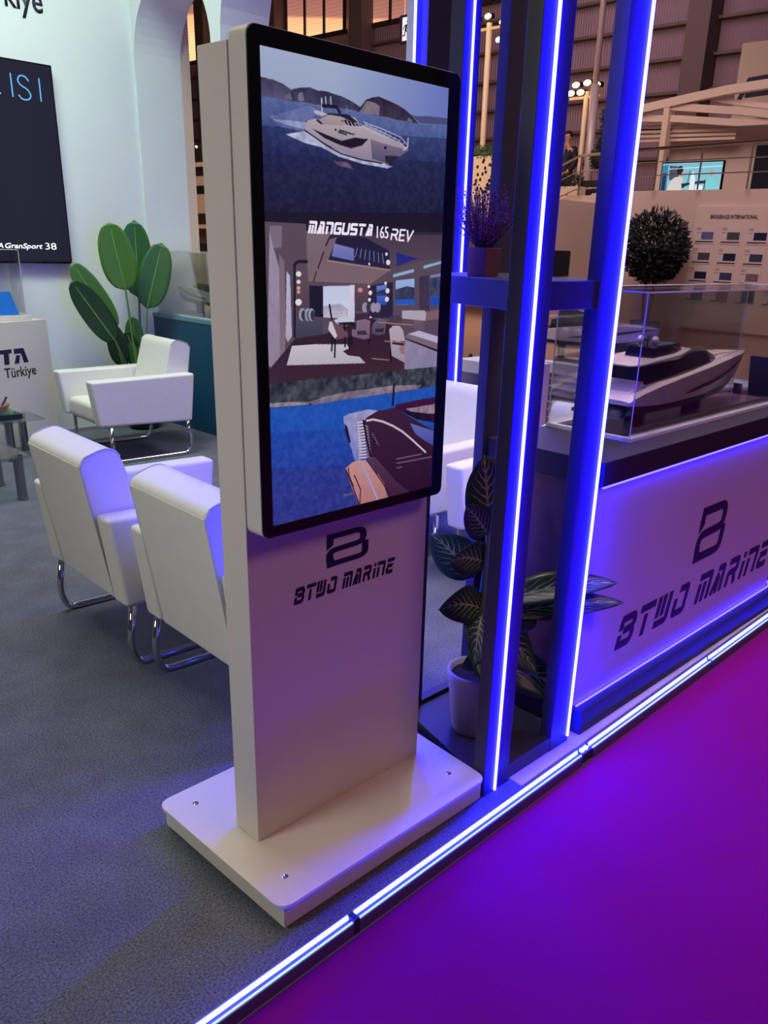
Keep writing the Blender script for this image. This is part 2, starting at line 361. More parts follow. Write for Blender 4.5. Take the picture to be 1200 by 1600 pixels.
for (ya, yb) in ((31.25, 35.2), (25.25, 30.05), (36.2, 40.5), (20.8, 24.2), (42.4, 45.5)):
    wn += 1; b = B(); box(b, 27.86, 27.93, ya, yb, 10.08, 12.6); w = struct('window_%d' % wn, b, sg)
    b = B(); q = (yb - ya) / 3
    for i in range(4): box(b, 27.78, 27.90, ya + i * q - 0.05, ya + i * q + 0.05, 10.0, 12.6)
    box(b, 27.78, 27.92, ya - .1, yb + .1, 9.95, 10.1); obj('window_frame', b, frame_dark, w)

# ------------------------------------------------------------------ kerb light along the platform edge
led_pale = mat('cyan_diffuser_edge', (.3, .5, .6), .4, emit=(.35, .62, .8), es=1.2)
rail = mat('aluminium_kerb', S(92, 74, 120), 0.4, 0.1, var=0.03)
segs = [(-0.4, 0.42, 'nearest the camera at the lower left'), (0.44, 1.112, 'in front of the left half of the screen stand base'), (1.132, 2.175, 'between the screen stand base and the right tower post'), (2.245, 3.18, 'in front of the left half of the white counter'), (3.195, 4.4, 'in front of the right end of the white counter')]
for x0, x1, wh in segs:
    t = thing('kerb_light', ((x0 + x1) / 2, YK((x0 + x1) / 2), -0.04), 'blue white light bar ' + wh, 'light bar', 'kerb light bars along the platform edge')
    def seg(ya, yb, za, zb):
        q = B(); prism(q, [(x0, YK(x0) + ya), (x1, YK(x1) + ya), (x1, YK(x1) + yb), (x0, YK(x0) + yb)], 'xy', za, zb); return q
    obj('rail', seg(-0.026, 0.001, -0.044, -0.006), rail, t)
    def slope(ya, za, yb, zb, th):
        q = B(); L1 = [(x, YK(x) + y, z) for x, y, z in ((x0, ya, za), (x1, ya, za), (x1, yb, zb), (x0, yb, zb), (x0, ya + th, za - th), (x1, ya + th, za - th), (x1, yb + th, zb - th), (x0, yb + th, zb - th))]
        v = [q.verts.new(c) for c in L1]
        for f in ((0, 1, 2, 3), (4, 5, 6, 7), (0, 1, 5, 4), (1, 2, 6, 5), (2, 3, 7, 6), (3, 0, 4, 7)): q.faces.new([v[i] for i in f])
        return q
    obj('light_tube', slope(-0.006, -0.005, -0.0015, 0.0075, .0015), led_soft, t)
    obj('light_baffle', seg(0.0004, 0.004, -0.005, 0.0085), rail, t)  # opaque backing added to keep this bar's light off the screen stand
    obj('diffuser_edge', seg(-0.022, -0.017, -0.006, -0.003), led_pale, t)
bx('kerb_connector', 1.113, 1.131, YK(1.12) - .026, YK(1.12) + .002, -0.044, 0.004, plinth_mat).update_tag()
tag(bpy.data.objects['kerb_connector'], 'small dark connector block between light bars by the screen stand corner', 'connector')
o = bx('kerb_connector', 2.177, 2.243, YK(2.2) - .020, YK(2.2) + .002, -0.044, -0.006, plinth_mat); tag(o, 'dark connector piece with two short lit bits below the right tower post', 'connector')
for xx in (2.192, 2.216): bx('lit_bit', xx, xx + .014, YK(xx) - .012, YK(xx) + .001, -0.006, 0.004, led_soft, o)
b = B(); prism(b, [(1.88, YK(1.88) + .014), (4.3, YK(4.3) + .014), (4.3, 1.36), (1.88, 1.36)], 'xy', 0.0, 0.006); o = obj('floor_ledge', b, mat('white_ledge_board', S(205, 195, 205), 0.4, var=.03))
tag(o, 'thin white ledge board running under the tower and the white counter', 'ledge')

# ------------------------------------------------------------------ screen stand
T = thing('display_kiosk', (1.35, 1.56, 0), 'white freestanding portrait screen stand with navy B emblem and yacht pictures', 'screen stand')
# base: skirt and rounded top plate
b = B(); prism(b, [(0.968, 1.296), (1.724, 1.296), (1.765, 1.842), (0.968, 1.842)], 'xy', 0.012, 0.074); obj('base_skirt', b, white_gloss, T)
def rquad(P, r, k=6):
    return [(v.x, v.y) for v in smoothpts([(x, y, 0) for x, y in P], r, k, closed=True)]
b = B(); prism(b, rquad([(0.950, 1.282), (1.735, 1.282), (1.782, 1.855), (0.950, 1.855)], 0.042), 'xy', 0.076, 0.088); obj('base_plate', b, white_gloss, T, bevel=0.002)
for sx, sy in ((1.028, 1.368), (1.665, 1.378), (1.028, 1.778), (1.69, 1.78)):
    b = B(); lathe(b, [(0.0085, 0.088), (0.0085, 0.0895), (0.006, 0.0905), (0.0035, 0.0885)], (sx, sy, 0), 16); obj('screw', b, chrome, T)
bx('column', 1.058, 1.672, 1.520, 1.620, 0.088, 1.940, white_gloss, T, bevel=0.002)
# screen casing: bezel 0.61 x 1.005, screen 0.529 x 0.941 on face Y=1.461
x0, x1, z0, z1 = 1.0615, 1.6635, 0.9586, 1.9640
yf = 1.461
b = B(); prism(b, rounded_rect(x0, x1, z0, z1, 0.022), 'xz', yf + 0.003, 1.520); obj('casing', b, white_gloss, T, bevel=0.002)
b = B(); prism(b, rounded_rect(x0 + .002, x1 - .002, z0 + .002, z1 - .002, 0.020), 'xz', yf, yf + 0.006); bez = obj('bezel', b, black_gloss, T)
b = B(); prism(b, rounded_rect(x0, x1, z0, z1, 0.022), 'xz', yf - 0.0005, yf + 0.0035); bm2 = b
SP = Plane((1.0907, yf - 0.001, 0.9877), (1, 0, 0), (0, 0, 1))     # screen plane, lower left corner
# ------------------------------------------------------------------ pictures shown on screens, painted in code on a fine grid
class Canvas:
    def __init__(s, w, h):
        s.w, s.h = w, h; s.a = np.zeros((h, w, 3)); s.x, s.y = np.meshgrid((np.arange(w) + .5) / w, (np.arange(h) + .5) / h)
        rs = np.random.RandomState(3); s.noise = []
        for k in (6, 14, 30, 60):
            g = rs.rand(int(k * h / w) + 3, k + 3); gy = np.linspace(0, g.shape[0] - 1.001, h); gx = np.linspace(0, g.shape[1] - 1.001, w)
            yi = gy.astype(int)[:, None]; xi = gx.astype(int)[None]; fy = (gy % 1)[:, None]; fx = (gx % 1)[None]
            s.noise.append((g[yi, xi] * (1 - fx) + g[yi, xi + 1] * fx) * (1 - fy) + (g[yi + 1, xi] * (1 - fx) + g[yi + 1, xi + 1] * fx) * fy - .5)
        s.fine = rs.rand(h, w) - .5
    def mask(s, P):
        m = np.zeros((s.h, s.w), bool); n = len(P)
        for i in range(n):
            (xa, ya), (xb, yb) = P[i], P[(i + 1) % n]
            if ya == yb: continue
            c = ((ya > s.y) != (yb > s.y)) & (s.x < (xb - xa) * (s.y - ya) / (yb - ya) + xa); m ^= c
        return m
    def poly(s, c, P, c2=None, nz=0, hz=0):
        m = s.mask(P)
        if not m.any(): return
        col = np.ones((s.h, s.w, 3)) * np.array(c, float)
        if c2 is not None:
            ys = [p[1] for p in P]; t = np.clip((s.y - min(ys)) / (max(ys) - min(ys) + 1e-9), 0, 1)[..., None]; col = col * (1 - t) + np.array(c2, float) * t
        if nz: col = col + ((s.noise[2] + s.noise[3] + s.fine * .6) * nz)[..., None]
        if hz: # water: noise stretched sideways
            k = np.roll(s.fine, 1, 1) + s.fine + np.roll(s.fine, 2, 1) + np.roll(s.fine, -1, 1) + np.roll(s.fine, -2, 1); col = col + (k * hz * .4 + s.noise[3] * hz)[..., None]
        s.a[m] = col[m]
    def line(s, c, w, P, al=1.0):
        for (xa, ya), (xb, yb) in zip(P, P[1:]):
            asp = s.h / s.w; dx, dy = xb - xa, (yb - ya) * asp; L2 = dx * dx + dy * dy + 1e-12
            t = np.clip(((s.x - xa) * dx + (s.y - ya) * asp * dy) / L2, 0, 1); d = np.hypot(s.x - xa - t * dx, (s.y - ya) * asp - t * dy)
            k = np.clip((w / 2 - d) * s.w + .5, 0, 1)[..., None] * al; s.a = s.a * (1 - k) + np.array(c, float) * k
    def ell(s, c, cx, cy, rx, ry):
        d = np.hypot((s.x - cx) / rx, (s.y - cy) / ry); k = np.clip((1 - d) * rx * s.w + .5, 0, 1)[..., None]; s.a = s.a * (1 - k) + np.array(c, float) * k
    def half(s):
        s.a = s.a.reshape(s.h // 2, 2, s.w // 2, 2, 3).mean((1, 3)); s.h //= 2; s.w //= 2; return s
    def mesh(s, name, pl, W_, H_, parent, strength, d=0.0, rough=0.12):
        h, w = s.h, s.w
        gx, gy = np.meshgrid(np.linspace(0, 1, w + 1), np.linspace(1, 0, h + 1))
        o = np.array(pl.p(0, 0, d)); co = o + gx[..., None] * np.array(pl.ux) * W_ + gy[..., None] * np.array(pl.uy) * H_
        idx = np.arange((w + 1) * (h + 1)).reshape(h + 1, w + 1)
        f = np.stack([idx[1:, :-1], idx[1:, 1:], idx[:-1, 1:], idx[:-1, :-1]], -1).reshape(-1, 4)
        me = bpy.data.meshes.new(name); me.vertices.add(co.size // 3); me.vertices.foreach_set('co', co.reshape(-1))
        me.loops.add(f.size); me.loops.foreach_set('vertex_index', f.reshape(-1).astype(np.int32)); me.polygons.add(len(f))
        me.polygons.foreach_set('loop_start', np.arange(0, f.size, 4, dtype=np.int32)); me.update(calc_edges=True)
        at = me.color_attributes.new('picture', 'FLOAT_COLOR', 'CORNER')
        v = np.clip(s.a / 255.0, 0, 1); l = np.where(v <= 0.04045, v / 12.92, ((v + 0.055) / 1.055) ** 2.4).reshape(-1, 3)
        rgba = np.ones((len(f), 4, 4)); rgba[:, :, :3] = l[:, None, :]; at.data.foreach_set('color', rgba.reshape(-1))
        key = 'screen_%g_%g' % (strength, rough)
        if key not in MATS:
            a = bpy.data.materials.new('lit_screen_picture'); a.use_nodes = True; nt = a.node_tree; b = nt.nodes['Principled BSDF']
            ca = nt.nodes.new('ShaderNodeVertexColor'); ca.layer_name = 'picture'
            if strength > 0:
                nt.links.new(ca.outputs[0], b.inputs['Emission Color']); b.inputs['Emission Strength'].default_value = strength; b.inputs['Base Color'].default_value = (.01, .01, .012, 1)
            else: nt.links.new(ca.outputs[0], b.inputs['Base Color'])
            b.inputs['Roughness'].default_value = rough; MATS[key] = a
        return obj(name, me, MATS[key], parent)
def run_paint(cv, ops):
    for op in ops:
        k = op[0]
        if k == 'p': cv.poly(op[1], op[2], *(op[3:]))
        elif k == 'l': cv.line(op[1], op[2], op[3])
        elif k == 'h':
            c, x0_, x1_, y0_, y1_, al = op[1:]; kx = np.clip((cv.x - x0_) / (x1_ - x0_), 0, 1) * al * ((cv.y > y0_) & (cv.y < y1_)); cv.a = cv.a * (1 - kx[..., None]) + np.array(c, float) * kx[..., None]
        elif k == 'e': cv.ell(op[1], *op[2])
# painted screen picture: p polygon, l line, e ellipse, in fractions of the screen
SCREEN_OPS = [
["p",[160,172,202],[[-0.01,-0.01],[1.01,-0.01],[1.01,0.5],[-0.01,0.5]],[120,122,165]],
["h",[84,98,180],0.35,1.0,-0.1,0.3,0.75],
["h",[150,158,196],-2.6,-0.3,0.08,0.02,0],
["p",[66,64,92],[[-0.0073,0.0549],[0.0518,0.0552],[0.097,0.0591],[0.1353,0.0668],[0.1505,0.0778],[0.15,0.0884],[-0.0101,0.0891]],[84,82,112],14],
["p",[52,50,78],[[0.1392,0.0665],[0.175,0.0608],[0.2233,0.0563],[0.2641,0.0595],[0.3059,0.0574],[0.3441,0.06],[0.383,0.0613],[0.436,0.0672],[0.4813,0.0756],[0.4543,0.0846],[0.3657,0.0849],[0.2636,0.0863],[0.1186,0.0876]],[60,58,88],16],
["p",[112,104,128],[[0.1705,0.0718],[0.1907,0.0667],[0.1981,0.0836],[0.1676,0.0848]],None,18],
["p",[106,98,122],[[0.1035,0.0811],[0.1311,0.0731],[0.1422,0.0859],[0.111,0.0857]],None,18],
["p",[72,74,118],[[0.7713,0.0719],[0.8024,0.0727],[0.8756,0.0678],[1.0011,0.0646],[1.009,0.0788],[0.8248,0.0862]]],
["p",[44,38,60],[[0.4544,0.0855],[0.4903,0.0717],[0.5128,0.0587],[0.5449,0.0522],[0.5822,0.0475],[0.6399,0.0522],[0.6893,0.0566],[0.7297,0.0625],[0.7713,0.0719],[0.8197,0.0876],[0.7424,0.0894],[0.6424,0.0869],[0.5,0.0865]],[56,48,72],14],
["p",[128,112,124],[[0.4771,0.0857],[0.4995,0.0717],[0.5175,0.0606],[0.5641,0.0617],[0.5881,0.0668],[0.5863,0.0861],[0.5278,0.0858]],[108,96,112],26],
["p",[110,96,112],[[0.7472,0.0863],[0.7596,0.0779],[0.7828,0.0835],[0.7781,0.088]],None,10],
["p",[88,104,158],[[-0.0138,0.0888],[0.1186,0.0882],[0.2636,0.0869],[0.4543,0.0846],[0.6425,0.088],[0.8197,0.0876],[1.0203,0.0792],[1.0275,0.1242],[-0.0193,0.1538]],[58,70,124],0,16],
["p",[54,66,118],[[-0.0182,0.1416],[1.0708,0.1069],[1.0811,0.1675],[-0.0229,0.1968]],[34,40,82],0,18],
["p",[34,40,82],[[-0.0226,0.1937],[1.0798,0.1598],[1.1112,0.3433],[-0.0364,0.3576]],[24,24,50],0,14],
["p",[108,118,168],[[0.0319,0.1235],[0.2223,0.0897],[0.2634,0.0964],[0.2214,0.1211],[0.1962,0.1415],[0.0846,0.1386]],[92,100,150],8,14],
["p",[150,156,196],[[0.0468,0.1271],[0.1167,0.1244],[0.2131,0.1232],[0.1963,0.1368],[0.1162,0.1337]],None,30],
["p",[168,170,200],[[0.1074,0.1512],[0.1962,0.1399],[0.2457,0.1483],[0.305,0.1614],[0.4201,0.1724],[0.551,0.18],[0.6193,0.1822],[0.6696,0.1871],[0.6398,0.192],[0.4944,0.1888],[0.3662,0.18],[0.2792,0.166],[0.1954,0.1623]],None,46],
["p",[178,164,170],[[0.1988,0.1366],[0.2116,0.1192],[0.2464,0.1132],[0.2799,0.1159],[0.3834,0.1073],[0.4549,0.1069],[0.5479,0.1148],[0.6452,0.1264],[0.716,0.1349],[0.7633,0.1468],[0.7083,0.1638],[0.6492,0.1826],[0.6094,0.1816],[0.4941,0.1798],[0.384,0.1714],[0.305,0.1588],[0.2374,0.1456]],[140,126,148]],
["p",[120,108,135],[[0.5394,0.1357],[0.6069,0.1407],[0.7634,0.1475],[0.7083,0.1638],[0.6491,0.1819],[0.5509,0.1765]],[84,76,110]],
["p",[176,158,160],[[0.2547,0.1165],[0.314,0.1026],[0.3833,0.0957],[0.4547,0.0977],[0.4778,0.1072],[0.3835,0.1178],[0.2798,0.1214]],[150,136,145]],
["p",[30,26,48],[[0.3013,0.0987],[0.4187,0.0944],[0.4732,0.1068],[0.4414,0.1077],[0.3833,0.1008],[0.314,0.101]]],
["p",[32,28,50],[[0.253,0.116],[0.2673,0.1142],[0.29,0.1208],[0.2756,0.1216]]],
["p",[188,174,182],[[0.2426,0.0983],[0.2593,0.0966],[0.314,0.1001],[0.2843,0.1064],[0.2508,0.1041]]],
["l",[185,175,195],0.007,[[0.2822,0.0731],[0.2844,0.0966]]],
["l",[170,165,190],0.006,[[0.3016,0.0686],[0.304,0.0826]]],
["l",[170,165,190],0.006,[[0.327,0.0668],[0.3295,0.0809]]],
["l",[24,22,44],0.012,[[0.2887,0.0859],[0.357,0.0838],[0.3745,0.093]]],
["l",[130,120,150],0.004,[[0.4122,0.0786],[0.4142,0.093]]],
["p",[26,22,40],[[0.2335,0.133],[0.3137,0.1414],[0.3838,0.1481],[0.4557,0.1375],[0.5272,0.137],[0.4931,0.1517],[0.4335,0.1605],[0.375,0.1568],[0.2965,0.1478]]],
["p",[58,56,80],[[0.3747,0.1258],[0.4574,0.1307],[0.4465,0.1333],[0.366,0.1306]]],
["p",[30,28,44],[[0.3633,0.1307],[0.4104,0.1333],[0.4158,0.1364],[0.366,0.1332]]],
["p",[26,24,40],[[0.379,0.1083],[0.4055,0.1053],[0.4917,0.1113],[0.4826,0.1139],[0.419,0.1157]]],
["l",[190,182,196],0.0035,[[0.3922,0.1068],[0.4057,0.1165]]],
["l",[190,182,196],0.0035,[[0.4118,0.1079],[0.4253,0.1163]]],
["l",[190,182,196],0.0035,[[0.4315,0.109],[0.4452,0.1161]]],
["l",[190,182,196],0.0035,[[0.4514,0.1101],[0.4652,0.1159]]],
["l",[190,182,196],0.0035,[[0.4715,0.1112],[0.4854,0.1157]]],
["l",[30,26,44],0.005,[[0.1987,0.1382],[0.2457,0.1483],[0.305,0.1614],[0.384,0.1741],[0.4941,0.1808],[0.6095,0.1826]]],
["p",[40,34,58],[[0.6232,0.1661],[0.6829,0.1633],[0.7083,0.1642],[0.6512,0.1833],[0.629,0.1782]]],
["e",[20,18,34],[0.3528,0.1281,0.005400000000000015,0.002100000000000018]],
["e",[20,18,34],[0.6251,0.1491,0.007800000000000028,0.0030000000000000022]],
["l",[186,178,204],0.0035,[[0.5007,0.1041],[0.6051,0.1114],[0.7149,0.1226],[0.7594,0.138]]],
["l",[186,178,204],0.0035,[[0.5101,0.1086],[0.6055,0.1183],[0.6952,0.129],[0.7475,0.144]]],
["l",[186,178,204],0.0035,[[0.4917,0.1113],[0.5482,0.1215],[0.6354,0.127]]],
["l",[176,168,196],0.003,[[0.5193,0.1047],[0.5102,0.1116]]],
["l",[176,168,196],0.003,[[0.5457,0.1078],[0.5356,0.1148]]],
["l",[176,168,196],0.003,[[0.5724,0.111],[0.5613,0.1181]]],
["l",[176,168,196],0.003,[[0.5995,0.1142],[0.5874,0.1214]]],
["l",[176,168,196],0.003,[[0.6269,0.1174],[0.6137,0.1247]]],
["l",[176,168,196],0.003,[[0.6547,0.1207],[0.6404,0.1281]]],
["l",[176,168,196],0.003,[[0.6828,0.124],[0.6674,0.1315]]],
["l",[176,168,196],0.003,[[0.7113,0.1274],[0.6947,0.135]]],
["l",[176,168,196],0.003,[[0.7401,0.1308],[0.7224,0.1385]]],
["l",[190,182,205],0.006,[[0.7578,0.1221],[0.7575,0.1399],[0.7325,0.1483]]],
["p",[92,74,98],[[0.3397,0.1896],[0.4204,0.19],[0.4482,0.2018],[0.3663,0.1985]],None,30,10],
["p",[24,20,40],[[-0.1079,0.3058],[1.1301,0.276],[1.1384,0.3226],[-0.1105,0.332]],[30,24,44]],
["p",[88,72,88],[[-0.01,0.322],[0.2,0.322],[0.2,0.336],[1.01,0.34],[1.01,0.8],[-0.01,0.8]],[84,68,86]],
["p",[48,38,60],[[0.2878,0.3362],[1.0403,0.3242],[1.045,0.3542],[0.2876,0.3507]]],
["p",[120,104,122],[[0.0182,0.3734],[0.0776,0.3729],[0.0802,0.3285],[0.0213,0.3296]]],
["p",[122,104,116],[[0.2023,0.3376],[0.3316,0.3355],[0.3095,0.3533],[0.25,0.4271],[0.2062,0.4418],[0.2009,0.3833]],[108,92,104]],
["p",[112,94,108],[[0.3095,0.3533],[0.3614,0.3468],[0.6684,0.417],[0.5525,0.4486],[0.2062,0.4418],[0.2358,0.4123]],[122,98,108]],
["p",[70,56,76],[[0.4839,0.3391],[1.0413,0.3308],[1.0497,0.3846],[0.8615,0.3955],[0.6684,0.417],[0.5498,0.3872]],[84,68,84]],
["p",[30,28,58],[[0.3614,0.3468],[0.5158,0.3447],[0.661,0.3724],[0.6684,0.417],[0.3129,0.3959]],[38,34,66]],
["p",[120,124,186],[[0.3465,0.3602],[0.4535,0.3701],[0.4557,0.3975],[0.3315,0.3878]],[100,104,170]],
["l",[110,112,160],0.005,[[0.473,0.3694],[0.4618,0.3877]]],
["l",[110,112,160],0.005,[[0.4968,0.371],[0.4887,0.39]]],
["l",[110,112,160],0.005,[[0.5208,0.3726],[0.516,0.3924]]],
["l",[110,112,160],0.005,[[0.5451,0.3743],[0.5436,0.3947]]],
["l",[110,112,160],0.005,[[0.5696,0.3759],[0.5715,0.3971]]],
["l",[110,112,160],0.005,[[0.5944,0.3776],[0.5998,0.3995]]],
["l",[110,112,160],0.005,[[0.6194,0.3793],[0.6284,0.402]]],
["p",[36,36,120],[[0.7065,0.3752],[0.7701,0.3828],[0.8471,0.389],[0.7092,0.4083]],[40,40,140]],
["l",[150,120,120],0.007,[[0.3091,0.3974],[0.6684,0.417]]],
["l",[34,26,40],0.007,[[0.3168,0.3503],[0.302,0.365]]],
["l",[34,26,40],0.006,[[0.2887,0.3798],[0.259,0.4138]]],
["l",[34,26,40],0.005,[[0.2501,0.4212],[0.2351,0.442]]],
["p",[150,140,164],[[0.0206,0.3405],[0.0378,0.3732],[0.0619,0.4124],[0.0633,0.4993],[0.0772,0.6215],[0.0409,0.6386],[-0.0062,0.6178]],[140,126,150],6],
["p",[118,100,116],[[0.0636,0.3842],[0.0895,0.401],[0.0876,0.56],[0.0761,0.6403],[0.0549,0.6392]],[130,108,118]],
["p",[182,178,205],[[0.0986,0.421],[0.1153,0.4297],[0.1194,0.561],[0.0975,0.5726],[0.0876,0.56]],[170,160,185]],
["l",[30,26,42],0.012,[[0.1337,0.5614],[0.1385,0.4066],[0.1582,0.4002],[0.2004,0.4001]]],
["p",[96,72,84],[[0.1496,0.4385],[0.2097,0.4448],[0.2097,0.5204],[0.1462,0.519]],[74,58,76]],
["e",[225,215,220],[0.1585,0.4263,0.01369999999999999,0.005799999999999972]],
["e",[225,215,220],[0.1579,0.443,0.010099999999999998,0.0042999999999999705]],
["e",[210,150,130],[0.1573,0.4563,0.009500000000000008,0.0040000000000000036]],
["e",[210,150,130],[0.157,0.4645,0.008800000000000002,0.0037999999999999696]],
["e",[225,215,220],[0.1561,0.4866,0.01670000000000002,0.007100000000000051]],
["p",[26,24,48],[[0.2131,0.4508],[0.2848,0.4528],[0.284,0.522],[0.2113,0.5167]]],
["p",[190,196,226],[[0.2848,0.4528],[0.4317,0.4524],[0.4332,0.5269],[0.2855,0.522]],[208,204,226]],
["p",[150,150,175],[[0.2858,0.4972],[0.3775,0.4925],[0.4248,0.5059],[0.4251,0.5251],[0.2855,0.522]],[190,180,200],14],
["p",[206,204,226],[[0.4317,0.4509],[0.4594,0.4511],[0.4614,0.5275],[0.4332,0.5269]],[196,190,215]],
["p",[98,72,82],[[0.4594,0.4501],[0.5403,0.4507],[0.5428,0.5097],[0.4609,0.5104]],[70,54,74]],
["e",[190,140,130],[0.4918,0.4624,0.014000000000000012,0.005500000000000005]],
["p",[40,34,62],[[0.5404,0.4532],[0.6877,0.4445],[0.6942,0.531],[0.5436,0.5277]]],
["p",[100,124,200],[[0.5885,0.4536],[0.6493,0.4508],[0.6525,0.4984],[0.591,0.4991]],[44,74,170]],
["p",[48,56,96],[[0.5892,0.4665],[0.65,0.4606],[0.6511,0.477],[0.5897,0.4762]],None,10],
["p",[150,176,216],[[0.7049,0.4414],[0.8249,0.437],[0.8316,0.5003],[0.7094,0.4993]],[120,150,206]],
["p",[48,54,84],[[0.7066,0.4627],[0.7769,0.455],[0.8272,0.4588],[0.8302,0.4876],[0.7085,0.4876]],None,18],
["p",[36,84,190],[[0.7085,0.487],[0.8301,0.4866],[0.8316,0.5003],[0.7094,0.4983]]],
["p",[120,130,180],[[0.9289,0.4289],[1.0166,0.424],[1.0284,0.5044],[0.9386,0.5047]],[60,80,150]],
["p",[60,66,100],[[0.9298,0.4357],[1.0176,0.4309],[1.025,0.4814],[0.9357,0.4821]],None,24],
["p",[34,70,180],[[0.9359,0.4831],[1.0252,0.4821],[1.0284,0.5044],[0.9384,0.503]]],
["p",[134,170,204],[[0.689,0.4267],[0.8198,0.4137],[0.8205,0.4213],[0.6895,0.4341]]],
["p",[134,168,204],[[0.8812,0.4061],[1.012,0.3926],[1.0129,0.399],[0.8821,0.4134]]],
["p",[84,70,92],[[0.823,0.4187],[0.8546,0.4154],[0.8657,0.5139],[0.8329,0.5133]]],
["p",[62,50,76],[[0.8565,0.4321],[0.9232,0.4289],[0.9342,0.5152],[0.8657,0.5139]],None,6],
["e",[224,216,224],[0.5429,0.4549,0.007599999999999939,0.0037999999999999696]],
["e",[224,216,224],[0.5518,0.4693,0.01100000000000001,0.005599999999999994]],
["e",[224,216,224],[0.5476,0.4854,0.008500000000000063,0.004300000000000026]],
["e",[224,216,224],[0.6431,0.4475,0.007900000000000018,0.003900000000000014]],
["e",[224,216,224],[0.6564,0.4655,0.012199999999999989,0.006099999999999994]],
["e",[224,216,224],[0.6534,0.4852,0.012199999999999989,0.006099999999999994]],
["e",[224,216,224],[0.5545,0.5279,0.007700000000000039,0.003999999999999948]],
["e",[224,216,224],[0.6447,0.3804,0.007699999999999928,0.0037999999999999696]],
["e",[224,216,224],[0.6561,0.3994,0.012900000000000023,0.006300000000000028]],
["e",[224,216,224],[0.5431,0.4034,0.0059000000000000155,0.0030000000000000022]],
["p",[46,28,46],[[0.1078,0.5791],[0.1444,0.5618],[0.285,0.5598],[0.5562,0.528],[0.7594,0.56],[0.778,0.6651],[0.6148,0.6663],[0.0747,0.6656],[0.0409,0.6386]],[60,36,52]],
["p",[50,36,60],[[-0.0003,0.6304],[0.1078,0.5791],[0.0819,0.666],[-0.003,0.6677]],[60,38,56]],
["p",[74,72,92],[[0.1424,0.524],[0.2111,0.5219],[0.2817,0.5251],[0.2827,0.5603],[0.1952,0.5633],[0.1428,0.5664]],[60,58,78]],
["e",[150,150,172],[0.1751,0.5135,0.018299999999999983,0.013900000000000079]],
["e",[50,48,68],[0.1808,0.5151,0.011400000000000021,0.010899999999999965]],
["e",[150,150,172],[0.2026,0.5141,0.015600000000000003,0.013999999999999957]],
["e",[50,48,68],[0.2084,0.5157,0.009800000000000003,0.010999999999999954]],
["e",[150,150,172],[0.2223,0.5145,0.017199999999999993,0.014000000000000068]],
["e",[50,48,68],[0.2282,0.5161,0.010700000000000015,0.010999999999999954]],
["p",[196,190,200],[[0.1184,0.581],[0.2468,0.5814],[0.4182,0.5867],[0.4305,0.597],[0.3943,0.6023],[0.4267,0.6135],[0.4927,0.6188],[0.5287,0.6359],[0.0899,0.6236]],[176,168,182]],
["p",[196,192,212],[[0.3427,0.5296],[0.3934,0.5218],[0.4573,0.5252],[0.4616,0.5389],[0.3622,0.5383]]],
["p",[24,20,36],[[0.3582,0.5351],[0.4616,0.5356],[0.4593,0.5427],[0.3857,0.5396]]],
["p",[110,76,92],[[0.3327,0.531],[0.3505,0.5361],[0.4177,0.5556],[0.4276,0.5706],[0.3545,0.5747],[0.3326,0.5644]],[98,68,84]],
["p",[196,190,206],[[0.3196,0.5322],[0.3327,0.5325],[0.3623,0.5653],[0.3505,0.572],[0.3311,0.5611],[0.3118,0.5494]]],
["l",[20,16,30],0.009,[[0.3349,0.5693],[0.331,0.5983]]],
["l",[20,16,30],0.009,[[0.3505,0.574],[0.3482,0.6143]]],
["l",[20,16,30],0.009,[[0.4059,0.5715],[0.407,0.5912]]],
["l",[20,16,30],0.009,[[0.4299,0.5674],[0.4329,0.5971]]],
["l",[20,16,30],0.009,[[0.4461,0.5678],[0.4449,0.5876]]],
["l",[20,16,30],0.009,[[0.5456,0.5742],[0.5487,0.5878]]],
["l",[20,16,30],0.009,[[0.6822,0.6096],[0.6887,0.6379]]],
["l",[20,16,30],0.009,[[0.4015,0.5406],[0.4057,0.5536]]],
["l",[20,16,30],0.009,[[0.3198,0.4947],[0.3312,0.5262]]],
["p",[126,104,126],[[0.4737,0.5327],[0.5229,0.5305],[0.5539,0.5345],[0.5516,0.5761],[0.5164,0.5786],[0.4461,0.5685],[0.4457,0.5515],[0.4702,0.5538]],[108,88,112]],
["p",[58,42,62],[[0.4744,0.5572],[0.5239,0.5569],[0.5411,0.5674],[0.4787,0.5662]]],
["p",[104,86,112],[[0.5694,0.5415],[0.6071,0.5291],[0.6524,0.5351],[0.6458,0.5688],[0.6008,0.5705],[0.5621,0.5653]],[84,68,94]],
["p",[50,36,56],[[0.5829,0.5552],[0.6388,0.554],[0.635,0.5634],[0.5875,0.5627]]],
["p",[70,56,82],[[0.6675,0.5271],[0.7292,0.5243],[0.7524,0.5323],[0.7491,0.5459],[0.6687,0.544]]],
["p",[56,40,60],[[0.4651,0.5163],[0.5389,0.5161],[0.552,0.5279],[0.49,0.5314],[0.4655,0.5325]]],
["e",[150,140,160],[0.5218,0.5028,0.01759999999999995,0.01150000000000001]],
["e",[60,50,70],[0.5467,0.5032,0.01770000000000005,0.0116]],
["e",[150,140,160],[0.5718,0.5037,0.017900000000000027,0.0116]],
["e",[150,140,160],[0.5972,0.5041,0.018000000000000016,0.011699999999999988]],
["p",[176,164,180],[[0.6714,0.5576],[0.6956,0.5497],[0.7405,0.5509],[0.7615,0.5635],[0.7757,0.5884],[0.7347,0.5905],[0.6983,0.5859],[0.69,0.5942],[0.7769,0.6025],[0.7809,0.6454],[0.6922,0.624]],[150,138,160]],
["p",[150,110,110],[[0.7359,0.6046],[0.7766,0.5989],[0.7761,0.6237],[0.751,0.621]]],
